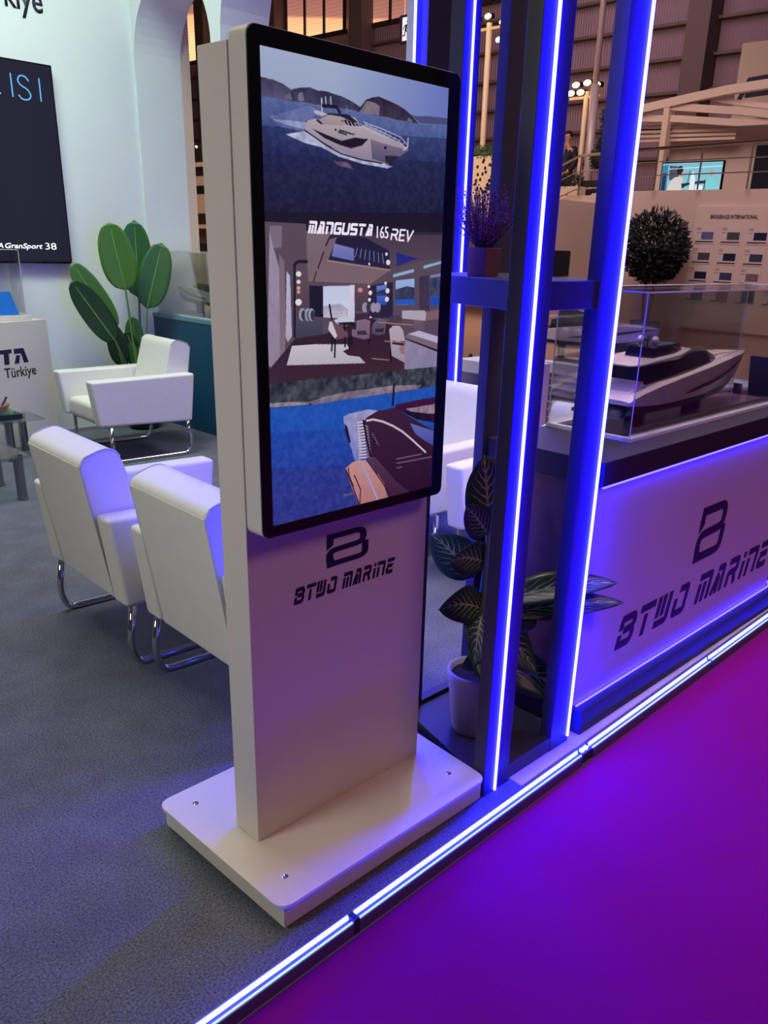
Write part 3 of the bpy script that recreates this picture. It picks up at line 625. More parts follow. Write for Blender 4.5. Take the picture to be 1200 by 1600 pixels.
["p",[170,160,178],[[0.7508,0.5135],[0.8989,0.5156],[0.9139,0.5218],[0.9068,0.542],[0.7525,0.533]]],
["p",[120,92,104],[[0.9137,0.52],[1.0198,0.5132],[1.0235,0.5383],[0.9068,0.542]]],
["p",[110,86,100],[[0.8262,0.5374],[0.8876,0.5405],[0.9095,0.5641],[0.8336,0.5638]],[96,76,92]],
["p",[178,170,200],[[0.7926,0.5721],[0.8667,0.5657],[1.0205,0.5871],[1.023,0.6044],[0.8831,0.5847]]],
["p",[120,98,116],[[0.7775,0.5779],[0.7972,0.5722],[1.023,0.6044],[1.0255,0.6223],[0.7892,0.5853]]],
["p",[20,16,30],[[0.778,0.5842],[0.7891,0.5839],[1.0256,0.623],[1.0264,0.6282]]],
["p",[142,132,164],[[0.7754,0.5855],[1.0265,0.629],[1.0318,0.6659],[0.776,0.6639]],[130,122,156],10],
["l",[170,124,104],0.004,[[0.5991,0.5389],[0.8229,0.5505]]],
["l",[170,124,104],0.004,[[0.6452,0.5859],[0.7715,0.5935]]],
["l",[170,124,104],0.004,[[0.5692,0.626],[0.6749,0.6338]]],
["p",[54,58,70],[[-0.0199,0.66],[0.028,0.6618],[0.2659,0.66],[0.4889,0.6625],[0.6485,0.6609],[1.0456,0.6642],[1.054,0.722],[0.7582,0.7186],[0.4516,0.7193],[0.2202,0.7227],[-0.0241,0.7145]],[58,60,74],40],
["p",[126,112,128],[[0.194,0.7141],[0.2923,0.7058],[0.413,0.701],[0.5493,0.7006],[0.7033,0.6996],[0.9009,0.7076],[0.8793,0.7168],[0.7046,0.7177],[0.5501,0.7191],[0.338,0.7231],[0.238,0.7223]],[112,100,120],36],
["p",[130,124,140],[[-0.0032,0.7048],[0.0914,0.707],[0.2028,0.7139],[0.2026,0.7197],[0.0741,0.7164],[0.0002,0.7142]],None,44],
["p",[28,82,176],[[-0.0241,0.7145],[0.2202,0.7219],[0.4516,0.7193],[0.7582,0.7195],[1.0528,0.7139],[1.0792,0.8941],[-0.0323,0.8234]],[28,70,164],0,12],
["p",[28,70,164],[[-0.0283,0.7702],[1.0694,0.8276],[1.0965,1.0125],[-0.0376,0.8935]],[38,56,140],0,16],
["p",[36,56,142],[[-0.0346,0.8543],[1.0848,0.933],[1.1271,1.2225],[-0.0499,1.0566]],[52,44,112],0,18],
["p",[150,146,190],[[0.3995,0.7617],[0.433,0.7558],[0.5515,0.7522],[0.6131,0.7596],[0.5527,0.7815],[0.4926,0.7856],[0.5147,0.8465],[0.5005,0.8797],[0.4734,0.8837],[0.4445,0.8414],[0.4046,0.7874]],[118,124,196],20],
["p",[26,24,60],[[0.4064,0.7793],[0.4239,0.7888],[0.4442,0.8279],[0.4345,0.8334],[0.4096,0.8001]]],
["p",[56,30,58],[[0.5126,0.787],[0.5422,0.7724],[0.6131,0.7592],[0.7184,0.7588],[0.8776,0.8046],[1.0359,0.8483],[1.0616,1.0336],[0.7033,1.0001],[0.645,0.9469],[0.5571,0.8849],[0.5453,0.8491]],[38,12,40]],
["p",[60,20,56],[[0.7185,0.761],[0.7285,0.7509],[0.8713,0.7468],[0.998,0.7455],[1.0346,0.7531],[1.0449,0.8258],[0.8766,0.7957]],[40,16,50]],
["p",[142,118,138],[[0.7951,0.766],[1.0242,0.7642],[1.0281,0.7925],[0.9448,0.7878],[0.8293,0.7748]],None,40],
["p",[30,18,44],[[0.7624,0.7682],[0.8293,0.7748],[1.0289,0.798],[1.032,0.8202],[0.8771,0.8001],[0.785,0.7762]],None,14],
["p",[96,104,178],[[0.8268,0.8064],[1.0294,0.8455],[1.0295,0.8899],[0.9423,0.8641],[0.8699,0.84]],[66,70,150]],
["l",[196,182,190],0.01,[[0.5426,0.7808],[0.5833,0.7803],[0.6462,0.7903],[0.7112,0.8058],[0.7784,0.8263],[0.8485,0.8542],[0.9461,0.8959]]],
["l",[110,90,120],0.005,[[0.5768,0.8151],[0.6202,0.8502]]],
["l",[20,12,34],0.012,[[0.7115,0.6971],[0.707,0.7496]]],
["p",[196,140,134],[[0.4108,0.8951],[0.4553,0.882],[0.4955,0.8801],[0.5385,0.8832],[0.5791,0.909],[0.6559,0.948],[0.69,1.0005],[0.4992,1.0015],[0.4569,0.9542]],[170,114,118],6],
["l",[150,150,200],0.012,[[0.5006,0.8819],[0.5484,0.9237],[0.6209,0.9993]]],
["l",[40,24,44],0.006,[[0.4158,0.8977],[0.4567,0.9454],[0.499,0.9969]]],
["l",[40,24,44],0.006,[[0.4306,0.8948],[0.436,0.917],[0.4618,0.9459]]],
["l",[40,24,44],0.006,[[0.4682,0.918],[0.5082,0.9597],[0.5043,0.9998]]],
["l",[40,24,44],0.006,[[0.5468,0.8839],[0.668,0.9675],[0.6921,0.9988]]],
["p",[80,52,74],[[0.5465,0.8774],[0.5987,0.8807],[0.7335,0.9558],[0.8398,0.9998],[0.7145,1.0013],[0.6677,0.9629]],[60,30,56]],
["l",[200,180,190],0.009,[[0.4865,0.7818],[0.5205,0.7826]]],
["l",[200,180,190],0.009,[[0.4877,0.7894],[0.5223,0.7903]]],
["l",[200,180,190],0.009,[[0.489,0.797],[0.5241,0.798]]],
["l",[200,180,190],0.009,[[0.4902,0.8046],[0.5259,0.8057]]],
["l",[200,180,190],0.009,[[0.4914,0.8123],[0.5277,0.8134]]],
["l",[200,180,190],0.009,[[0.4926,0.82],[0.5295,0.8212]]],
["l",[200,180,190],0.009,[[0.4939,0.8277],[0.5313,0.829]]],
["l",[200,180,190],0.009,[[0.4951,0.8355],[0.5331,0.8369]]],
["l",[200,180,190],0.009,[[0.4964,0.8432],[0.5349,0.8448]]],
["l",[200,180,190],0.009,[[0.4976,0.851],[0.5368,0.8527]]],
["l",[200,180,190],0.009,[[0.4989,0.8589],[0.5386,0.8606]]],
["l",[200,180,190],0.009,[[0.5001,0.8667],[0.5405,0.8686]]],
["l",[200,180,190],0.009,[[0.5014,0.8746],[0.5423,0.8766]]],
["l",[130,110,140],0.008,[[0.5279,0.7923],[0.5483,0.7964]]],
["l",[130,110,140],0.008,[[0.5297,0.7996],[0.5504,0.8037]]],
["l",[130,110,140],0.008,[[0.5315,0.807],[0.5526,0.8111]]],
["l",[130,110,140],0.008,[[0.5333,0.8143],[0.5547,0.8185]]],
["l",[130,110,140],0.008,[[0.5351,0.8217],[0.5569,0.826]]],
["l",[130,110,140],0.008,[[0.5369,0.8291],[0.5591,0.8334]]],
["l",[130,110,140],0.008,[[0.5387,0.8365],[0.5612,0.8409]]],
["l",[130,110,140],0.008,[[0.5405,0.8439],[0.5634,0.8484]]],
["l",[130,110,140],0.008,[[0.5424,0.8514],[0.5656,0.856]]],
["l",[130,110,140],0.008,[[0.5442,0.8589],[0.5678,0.8636]]],
["l",[130,110,140],0.008,[[0.5461,0.8664],[0.57,0.8712]]],
["l",[130,110,140],0.008,[[0.5479,0.874],[0.5723,0.8788]]],
["l",[16,10,24],0.01,[[0.5204,0.7792],[0.5447,0.8318],[0.5693,0.8772]]],
["l",[120,84,120],0.006,[[0.7423,0.8981],[0.917,0.899]]],
["l",[120,84,120],0.006,[[0.7432,0.91],[0.9901,0.913]]],
["l",[120,84,120],0.006,[[0.7465,0.9231],[0.7779,0.9233]]],
["l",[96,84,120],0.01,[[0.4048,0.9654],[0.4571,0.9658]]]
]
cv = Canvas(720, 1280); run_paint(cv, SCREEN_OPS); cv.half()
scr = cv.mesh('screen', SP, 0.529, 0.941, T, 0.95, 0.0)
text_mat = mat('screen_white_text', (.7, .7, .75), 0.4, emit=S(225, 222, 235), es=0.9)
word('title', SP, 0.110, 0.941 * (1 - .341), 0.190, 0.024, text_mat, scr, words=('MANGUSTA',))
t_ = text('title', '165', SP, 0.309, 0.941 * (1 - .345), 0.036, 0.025, text_mat, scr, shear=0.0, depth=0.0012)
b = B()
for k, st in enumerate(([[(0, 0), (0, .55), (.1, .55)], [(0, 1), (.7, 1), (.9, .8), (.7, .5), (0, .5)], [(.5, .5), (.95, 0)]], [[(.9, 1), (.1, 1), (.1, 0), (.9, 0)], [(.1, .5), (.8, .5)]], [[(0, 1), (.35, 0), (1.0, 1)]])):
    for s_ in st: ribbon(b, SP, s_, .17, d1=.0012, shear=.2, ox=.354 + k * .0245, oy=.941 * (1 - .348), sx=.0205, sy=.0225)
obj('title', b, text_mat, scr)
KP = Plane((1.058, 1.520, 0.088), (1, 0, 0), (0, 0, 1))
emblem('logo', KP, 0.243, 0.726, 0.143, 0.090, navy_ink, T)
word('wordmark', KP, 0.134, 0.655, 0.360, 0.042, navy_ink, T)
# ------------------------------------------------------------------ black display tower with light strips
T = thing('display_tower', (2.0, 1.55, 0), 'tall black open shelf tower with vertical blue light strips beside the screen stand', 'shelf tower')
HT = 3.1
bx('post', 1.743, 1.868, 1.300, 1.345, 0.0, HT, black_post, T, bevel=0.002)
bx('post', 2.098, 2.205, 1.300, 1.345, 0.0, HT, black_post, T, bevel=0.002)
bx('post', 1.872, 1.963, 1.770, 1.815, 0.0, HT, black_post, T, bevel=0.002)
bx('post', 2.225, 2.335, 1.775, 1.815, 0.0, HT, black_post, T, bevel=0.002)
def strip(x, y, z0, z1, parent, w=0.0075, d=0.007, material=None):
    b = B(); tube(b, [(x, y, z0), (x, y, z1)], w / 2, 10); return obj('light_strip', b, material or led_mat, parent, smooth=True)
strip(1.797, 1.2962, 0.006, HT - .02, T, 0.009); strip(2.196, 1.2962, 0.03, HT - .02, T, 0.009); strip(1.853, 1.800, 0.35, HT - .02, T, 0.008)
strip(1.92, 1.822, 0.10, HT - .02, T, 0.007, material=led_rear); strip(2.28, 1.822, 0.10, HT - .02, T, 0.007, material=led_rear)
b = B(); prism(b, [(1.752, 1.302), (2.20, 1.302), (2.33, 1.81), (1.88, 1.81)], 'xy', 1.446, 1.518); obj('shelf', b, black_post, T, bevel=0.002)
b = B(); prism(b, [(1.775, 1.345), (2.19, 1.345), (2.25, 1.772), (2.32, 1.775), (2.32, 1.81), (1.90, 1.81)], 'xy', 0.007, 0.040); obj('bottom_tray', b, black_post, T, bevel=0.002)
b = B(); prism(b, [(1.965, 1.775), (2.225, 1.775), (2.225, 1.81), (1.965, 1.81)], 'xy', 0.0, 0.055); obj('bottom_rail', b, black_post, T)
b = B(); prism(b, [(1.868, 1.302), (2.098, 1.302), (2.098, 1.33), (1.868, 1.33)], 'xy', 0.007, 0.06); obj('bottom_rail', b, black_post, T)
# dark square box on the shelf
T2 = bx('display_box', 2.170, 2.305, 1.545, 1.66, 1.518, 1.592, dark_plastic, bevel=0.002); tag(T2, 'small matt black box standing on the tower shelf behind the light strips', 'box')

# heather in a square wooden looking pot on the shelf
terracotta = mat('brown_square_pot', S(112, 72, 78), 0.7, var=0.12, scale=22)
heath = mat('heather_flower', S(120, 52, 120), 0.8, var=0.25, scale=120)
heath_g = mat('heather_stem', S(58, 50, 58), 0.8, var=0.2)
H = thing('potted_heather', (1.905, 1.56, 1.518), 'purple heather plant in a square brown pot on the tower shelf', 'potted plant')
b = B(); hx, hy = 1.905, 1.56
v = prism(b, [(hx - .031, hy - .031), (hx + .031, hy - .031), (hx + .031, hy + .031), (hx - .031, hy + .031)], 'xy', 1.518, 1.592)
for q in v:
    if q.co.z > 1.55: q.co.x = hx + (q.co.x - hx) * 1.1; q.co.y = hy + (q.co.y - hy) * 1.1
obj('pot', b, terracotta, H, bevel=0.002)
rs = random.Random(5); b = B(); f = B()
for i in range(120):
    a = rs.uniform(0, 2 * PI); tilt = rs.uniform(0.05, 1.25) * (0.65 + .35 * rs.random()); L = rs.uniform(.085, .15) * (1.0 if tilt < .8 else .85)
    r0 = rs.uniform(0, .022); p = Vector((hx + math.cos(a) * r0, hy + math.sin(a) * r0, 1.588)); d = Vector((math.cos(a) * math.sin(tilt), math.sin(a) * math.sin(tilt), math.cos(tilt)))
    pts = [p + d * L * t + Vector((0, 0, 0.02 * t * t)) for t in (0, .35, .7, 1)]; tube(b, pts, [.0010, .0009, .0008, .0005], 4)
    for k in range(16):
        t = .30 + .7 * k / 15; q = p + d * L * t + Vector((0, 0, .02 * t * t)) + Vector((rs.uniform(-1, 1), rs.uniform(-1, 1), rs.uniform(-1, 1))) * .0045
        s = rs.uniform(.0012, .0024); ball(f, q, s, sub=0)
st = obj('stems', b, heath_g, H); st['kind'] = 'stuff'
fl = obj('flowers', f, heath, H); fl['kind'] = 'stuff'

# broad leaved plant standing in the tower, with pale veins
def veined():
    a = bpy.data.materials.new('veined_leaf'); a.use_nodes = True; nt = a.node_tree; N = nt.nodes; b = N['Principled BSDF']
    uv = N.new('ShaderNodeUVMap'); sp = N.new('ShaderNodeSeparateXYZ'); nt.links.new(uv.outputs[0], sp.inputs[0])
    def M(op, a_, b_=None, c_=None):
        n = N.new('ShaderNodeMath'); n.operation = op
        for i, q in enumerate((a_, b_, c_)):
            if q is None: continue
            if isinstance(q, (int, float)): n.inputs[i].default_value = q
            else: nt.links.new(q, n.inputs[i])
        return n.outputs[0]
    au = M('ABSOLUTE', M('SUBTRACT', sp.outputs['X'], 0.5)); ph = M('SUBTRACT', M('MULTIPLY', sp.outputs['Y'], 8.0), M('MULTIPLY', au, 7.0))
    nz = N.new('ShaderNodeTexNoise'); nz.inputs['Scale'].default_value = 9; nt.links.new(uv.outputs[0], nz.inputs[0])
    fr = M('FRACT', M('ADD', ph, M('MULTIPLY', nz.outputs['Fac'], .8))); th = M('SUBTRACT', 0.30, M('MULTIPLY', au, 0.72))
    vein = M('LESS_THAN', fr, th); rib = M('LESS_THAN', au, 0.022); near = M('LESS_THAN', au, 0.36); mk = M('MAXIMUM', M('MULTIPLY', vein, near), rib)
    mx = N.new('ShaderNodeMix'); mx.data_type = 'RGBA'; nt.links.new(M('MULTIPLY', mk, .85), mx.inputs['Factor'])
    mx.inputs['A'].default_value = (*S(30, 56, 40), 1); mx.inputs['B'].default_value = (*S(150, 168, 130), 1)
    nt.links.new(mx.outputs['Result'], b.inputs['Base Color']); b.inputs['Roughness'].default_value = 0.38
    return a
vein_mat = veined()
def leaf(b, base, d, L, Wd, nrm, bend=0.25, fold=0.18, tip=1.6, nu=6, nv=12, wave=0.0, blunt=0.5):
    """blade: base point, direction, length, width, surface normal; droops by bend, folded on its midrib"""
    d = Vector(d).normalized(); n = Vector(nrm); n = (n - d * n.dot(d)).normalized(); s = d.cross(n)
    uvl = b.loops.layers.uv.verify(); G = []
    for j in range(nv + 1):
        t = j / nv; w = Wd * 0.5 * (max(0.0, math.sin(PI * min(1, t ** blunt_pow(blunt)))) ** 0.75 if t < 1 else 0.0)
        if blunt > .6: w = Wd * 0.5 * max(0.0, 1 - abs(2 * t - 1) ** 2.5) ** 0.55 * (1.06 - .16 * t)
        c = Vector(base) + d * L * (t - 0.10 * bend * t * t) + Vector((0, 0, -1)) * (bend * L * t * t * 0.5)
        row = []
        for i in range(nu + 1):
            u = i / nu * 2 - 1
            row.append(b.verts.new(c + s * w * u + n * (w * fold * abs(u) + wave * Wd * math.sin(t * 9 + u * 2) * abs(u))))
        G.append(row)
    for j in range(nv):
        for i in range(nu):
            f_ = b.faces.new((G[j][i], G[j][i + 1], G[j + 1][i + 1], G[j + 1][i]))
            for lp, (uu, vv) in zip(f_.loops, ((i, j), (i + 1, j), (i + 1, j + 1), (i, j + 1))): lp[uvl].uv = (uu / nu, vv / nv)
def blunt_pow(bl): return 0.55 + bl * 0.6
def leafobj(name, b, m_, parent, th=0.0006):
    me = bpy.data.meshes.new(name); bmesh.ops.remove_doubles(b, verts=b.verts, dist=1e-6); b.to_mesh(me); b.free(); me.materials.append(m_)
    o = bpy.data.objects.new(name, me); COL.objects.link(o); me.polygons.foreach_set('use_smooth', [True] * len(me.polygons))
    s = o.modifiers.new('thick', 'SOLIDIFY'); s.thickness = th
    o.parent = parent; o.matrix_parent_inverse = base_matrix(parent).inverted(); return o
D = thing('potted_plant', (1.985, 1.545, 0.04), 'broad dark leaves with pale veins in a pale pot on the tower floor', 'potted plant')
b = B(); lathe(b, [(0.072, 0.041), (0.078, 0.06), (0.098, 0.255), (0.100, 0.268), (0.090, 0.268), (0.088, 0.245)], (1.985, 1.545, 0), 32); obj('pot', b, mat('pale_pot', S(176, 160, 172), 0.5, var=.04), D, smooth=True)
b = B(); lathe(b, [(0.086, 0.23), (0.086, 0.25)], (1.985, 1.545, 0), 24); obj('soil', b, soil_mat, D)
px, py = 1.985, 1.545
b = B(); stalk = [(px, py, .24), (px - .02, py - .01, .45), (px - .03, py - .03, .68), (px - .02, py - .03, .92)]; tube(b, stalk, [.013, .012, .010, .007], 8); obj('stem', b, stem_mat, D, smooth=True)
LV = [ # tip targets: (start on stem), (direction), length, width, normal, bend
 ((px - .02, py - .02, .50), (-.80, -.08, .50), .30, .125, (-.2, -1, .5), .5),
 ((px - .02, py - .02, .48), (-.45, -.30, .05), .24, .14, (-.6, -.7, .5), .8),
 ((px - .01, py - .04, .44), (.15, -.25, -.05), .20, .15, (-.3, -1, .3), 1.2),
 ((px - .03, py - .03, .80), (-.18, .0, .9), .24, .17, (-.45, -1, .1), .1),
 ((px - .03, py - .03, .76), (-.55, -.1, .55), .22, .11, (-.5, -.8, .2), .2),
 ((px - .02, py - .02, .66), (-.55, .05, .35), .20, .12, (-.4, -1, .3), .6),
 ((px + .02, py - .06, .53), (.66, -.42, .22), .44, .11, (-.3, -.6, .8), .35),
 ((px + .02, py - .08, .49), (.78, -.44, .12), .45, .10, (-.2, -.7, .8), .25),
 ((px + .01, py - .03, .44), (.30, -.42, .45), .22, .14, (-.5, -.8, .4), .9),
 ((px, py - .02, .70), (.6, .1, .75), .26, .09, (-.6, -.8, .3), .2),
 ((px, py, .62), (.55, .0, .5), .24, .06, (-.6, -.6, .5), .2),
 ((px + .03, py - .05, .27), (.55, -.55, .12), .30, .16, (-.5, -.7, .65), 1.0),
 ((px - .04, py - .03, .28), (-.35, -.45, .9), .26, .13, (-.6, -.8, .2), .3),
 ((px - .02, py + .02, .60), (-.35, .35, .6), .24, .14, (-.6, -.6, .3), .3),
 ((px - .05, py - .06, .40), (-.1, -.3, -.25), .16, .14, (-.4, -1, .2), .8),
]
for (s, d, L, w, n, be) in LV:
    b = B(); leaf(b, s, d, L, w, n, be, wave=.03, blunt=.35); leafobj('leaf', b, vein_mat, D)
# ------------------------------------------------------------------ white counter with dark top
T = thing('reception_counter', (3.1, 1.56, 0), 'long white counter with navy logo, dark top and blue glowing edges', 'counter')
def rounded_end(x0, x1, y0, y1, r=0.13): return [(x0, y0)] + [(x1 - r + r * math.sin(a), y0 + r - r * math.cos(a)) for a in [PI / 2 * i / 10 for i in range(11)]] + [(x1, y1), (x0, y1)]
b = B(); prism(b, rounded_end(2.262, 4.085, 1.288, 1.765), 'xy', 0.006, 0.098); obj('plinth', b, plinth_mat, T, bevel=.002)
b = B(); prism(b, rounded_end(2.275, 4.06, 1.335, 1.765), 'xy', 0.098, 0.885); obj('body', b, counter_white, T)
b = B(); prism(b, rounded_end(2.245, 4.24, 1.305, 1.768, .15), 'xy', 0.905, 0.985); obj('top_slab', b, dark_top, T, bevel=.003)
b = B(); prism(b, rounded_end(2.285, 4.05, 1.350, 1.76), 'xy', 0.885, 0.905); obj('shadow_gap', b, dark_plastic, T)
bx('end_panel', 2.262, 2.274, 1.335, 1.765, 0.098, 0.905, mat('brown_gloss_panel', S(96, 62, 78), 0.3, var=.05), T)
path = [(2.28, 1.322), (3.93, 1.322)] + [(3.93 + .125 * math.sin(a), 1.447 - .125 * math.cos(a)) for a in [PI / 2 * i / 8 for i in range(1, 9)]] + [(4.055, 1.70)]
b = B(); tube(b, [(x, y, 0.896) for x, y in path], 0.005, 6); obj('light_strip', b, led_line, T)
path = [(2.28, 1.325), (3.93, 1.325)] + [(3.93 + .14 * math.sin(a), 1.465 - .14 * math.cos(a)) for a in [PI / 2 * i / 8 for i in range(1, 9)]] + [(4.07, 1.70)]
b = B(); tube(b, [(x, y, 0.1005) for x, y in path], 0.0035, 6); obj('light_strip', b, led_line, T)
CP = Plane((2.275, 1.335, 0.098), (1, 0, 0), (0, 0, 1))
emblem('logo', CP, 0.79, 0.335, 0.245, 0.235, navy_ink, T, shear=0.10)
word('wordmark', CP, 0.245, 0.135, 1.40, 0.125, navy_ink, T)

# ------------------------------------------------------------------ yacht models
hull_w = mat('yacht_white_gelcoat', S(208, 192, 186), 0.22, var=.02, coat=.3)
hull_dark = mat('yacht_dark_boottop', S(30, 22, 44), 0.25, var=.03)
yglass = mat('yacht_tinted_glass', (0.012, 0.010, 0.02), 0.08)
yteak = mat('yacht_deck', S(186, 162, 146), 0.5, var=.08, scale=30)
def lerp_tab(tab, t):
    for (a, *va), (b_, *vb) in zip(tab, tab[1:]):
        if t <= b_: k = (t - a) / (b_ - a); return [p * (1 - k) + q * k for p, q in zip(va, vb)]
    return list(tab[-1][1:])
def loft(bm, M_, secs):
    """secs: list of closed rings of 3D points (same count)"""
    R = [[bm.verts.new(M_ @ Vector(p)) for p in r] for r in secs]; n = len(R[0])
    for A, C in zip(R, R[1:]):
        for j in range(n): bm.faces.new((A[j], A[(j + 1) % n], C[(j + 1) % n], C[j]))
    bm.faces.new(R[0][::-1]); bm.faces.new(R[-1])
def yacht(name, loc, rz, L, label, group=None, decks=2, stand=.06, dark_bottom=True, height=1.0, side_mark=True):
    """x from stern 0 to bow 1; hull, boot top, windows, superstructure decks, arch, domes, rail, supports"""
    Y = thing(name, loc, label, 'yacht model', group, rz)
    Mx = Matrix.Translation(Vector(loc)) @ Matrix.Rotation(rz, 4, 'Z') @ Matrix.Diagonal((L, L, L * height, 1)) @ Matrix.Translation((-.5, 0, stand / L / height))
    #            t    beam   keel   chine  chb   sheer
    HT_ = [(0.0, .098, .010, .022, .088, .062), (.06, .104, .006, .020, .096, .080), (.16, .110, .003, .020, .102, .098), (.28, .112, .000, .020, .104, .112), (.50, .110, .000, .024, .098, .134), (.70, .092, .003, .034, .070, .150), (.84, .062, .014, .052, .036, .152), (.93, .034, .042, .080, .014, .150), (.985, .008, .100, .118, .003, .146), (1.0, .002, .132, .138, .001, .145)]
    N_ = 26; ts = [i / N_ for i in range(N_ + 1)]
    def sect(t, grow=0.0):
        bm_, k, c, cb, s = lerp_tab(HT_, t); bm_ += grow; cb += grow
        return [(t, 0, k), (t, cb, c), (t, (bm_ * .55 + cb * .45), c + (s - c) * .45), (t, bm_, s), (t, bm_ * .8, s + .003), (t, 0, s + .004), (t, -bm_ * .8, s + .003), (t, -bm_, s), (t, -(bm_ * .55 + cb * .45), c + (s - c) * .45), (t, -cb, c)]
    b = B(); loft(b, Mx, [sect(t) for t in ts]); obj('hull', b, hull_w, Y, smooth=False)
    b = B()   # dark boot top and keel
    def low(t):
        bm_, k, c, cb, s = lerp_tab(HT_, t); g = .0012; z = min(c + .020 + max(0, .16 - t) * .06, s - .002); f = (z - c) / max(1e-4, (s - c) * .45); w = cb + (bm_ * .55 + cb * .45 - cb) * f + g
        return [(t, 0, k - g), (t, cb + g, c), (t, w, z), (t, -w, z), (t, -cb - g, c)]
    loft(b, Mx, [low(t) for t in ts if t < .97]); obj('boot_top', b, hull_dark, Y)
    for sgn in (1, -1):
        b = B(); st = [(.34, .40, .43), (.42, .41, .52), (.54, .44, .56), (.66, .50, .62), (.78, .60, .73), (.88, .72, .84), (.96, .84, .92)]
        prev = None
        for t, f0, f1 in st:
            bm_, k, c, cb, s = lerp_tab(HT_, t)
            def pt(f):
                mid = bm_ * .55 + cb * .45
                w = cb + (mid - cb) * f / .45 if f < .45 else mid + (bm_ - mid) * (f - .45) / .55
                return (t, sgn * (w + .0014), c + (s - c) * f)
            q = [b.verts.new(Mx @ Vector(pt(f0))), b.verts.new(Mx @ Vector(pt(f1)))]
            if prev: b.faces.new((prev[0], q[0], q[1], prev[1]))
            prev = q
        o = obj('hull_window', b, yglass, Y); s_ = o.modifiers.new('t', 'SOLIDIFY'); s_.thickness = .0015
    # main deck glass house
    def house(name_, x0, x1, tab, m_):
        b = B(); secs = []
        for i in range(13):
            t = i / 12; x = x0 + (x1 - x0) * t; w, z0, z1, tw = lerp_tab(tab, t)
            secs.append([(x, -w, z0), (x, w, z0), (x, (w + tw) / 2 * 1.02, z0 + (z1 - z0) * .55), (x, tw, z1), (x, -tw, z1), (x, -(w + tw) / 2 * 1.02, z0 + (z1 - z0) * .55)])
        loft(b, Mx, secs); return obj(name_, b, m_, Y)
    house('saloon_glass', .15, .68, [(0, .070, .095, .150, .062), (.25, .094, .100, .172, .076), (.55, .094, .112, .184, .070), (.75, .086, .130, .182, .060), (.9, .066, .142, .164, .045), (1, .040, .147, .150, .03)], yglass)
    house('flybridge_deck', .05, .50, [(0, .050, .160, .164, .060), (.08, .074, .160, .168, .086), (.6, .080, .170, .184, .084), (.85, .056, .180, .192, .056), (1, .030, .184, .188, .02)], hull_w)
    if decks > 1:
        house('upper_glass', .20, .44, [(0, .052, .176, .202, .044), (.5, .060, .180, .210, .044), (.85, .045, .184, .204, .030), (1, .03, .186, .188, .02)], yglass)
        house('hard_top', .19, .42, [(0, .040, .202, .207, .040), (.1, .056, .204, .212, .052), (.8, .050, .206, .214, .044), (1, .03, .205, .208, .02)], hull_w if decks > 2 else yglass)
    if decks > 2:
        house('top_deck', .24, .36, [(0, .03, .214, .236, .028), (1, .03, .214, .232, .02)], hull_w)
    # foredeck pads and rail
    b = B()
    for i in range(3): box(b, .62 + i * .075, .68 + i * .075, -.04 + i * .006, .04 - i * .006, .150, .158)
    for v in b.verts: v.co = Mx @ v.co
    obj('sun_pads', b, yteak, Y)
    zt = .208 if decks < 3 else .232
    def part(name_, b_, m_, sm=False):
        for v in b_.verts: v.co = Mx @ v.co
        return obj(name_, b_, m_, Y, smooth=sm)
    for q in (-.026, .026):
        b = B(); lathe(b, [(.005, zt - .004), (.005, zt + .006), (.0105, zt + .008), (.0125, zt + .016), (.0105, zt + .024), (.005, zt + .029), (.0005, zt + .030)], (.245, q, 0), 16); part('radar_dome', b, hull_w, True)
    b = B(); tube(b, [(.24, 0, zt - .003), (.245, 0, zt + .032)], .003, 6); tube(b, [(.2425, -.014, zt + .020), (.2425, .014, zt + .020)], .002, 6); part('mast', b, dark_plastic)
    b = B(); tube(b, [(.30, .0, zt - .003), (.302, 0, zt + .075)], .0007, 5); part('antenna', b, dark_plastic)
    b = B(); tube(b, [(.44, 0, .182), (.446, 0, .210)], .0016, 5); part('horn_mast', b, dark_plastic)
    b = B()
    for sgn in (1, -1):
        pts = []
        for i in range(13):
            t = .56 + .42 * i / 12; bm_, k, c, cb, s = lerp_tab(HT_, t); pts.append((t, sgn * bm_ * .93, s + .016)); tube(b, [(t, sgn * bm_ * .93, s), (t, sgn * bm_ * .93, s + .016)], .0006, 4)
        tube(b, pts, .0008, 4)
    for v in b.verts: v.co = Mx @ v.co
    obj('bow_rail', b, chrome, Y)
    b = B(); box(b, -.03, .06, -.085, .085, .016, .026)
    for v in b.verts: v.co = Mx @ v.co
    obj('swim_platform', b, hull_dark, Y)
    b = B()   # stern stair block sloping
    prism(b, [(.0, .026), (.05, .085), (.12, .112), (.12, .026)], 'xz', -.07, .07)
    for v in b.verts: v.co = Mx @ v.co
    obj('transom', b, hull_w, Y)
    if stand > .01:
        for t in (.22, .62):
            b = B(); box(b, t - .012, t + .012, -.03, .03, -stand / L / height, .014); part('support', b, plinth_mat)
    return Y
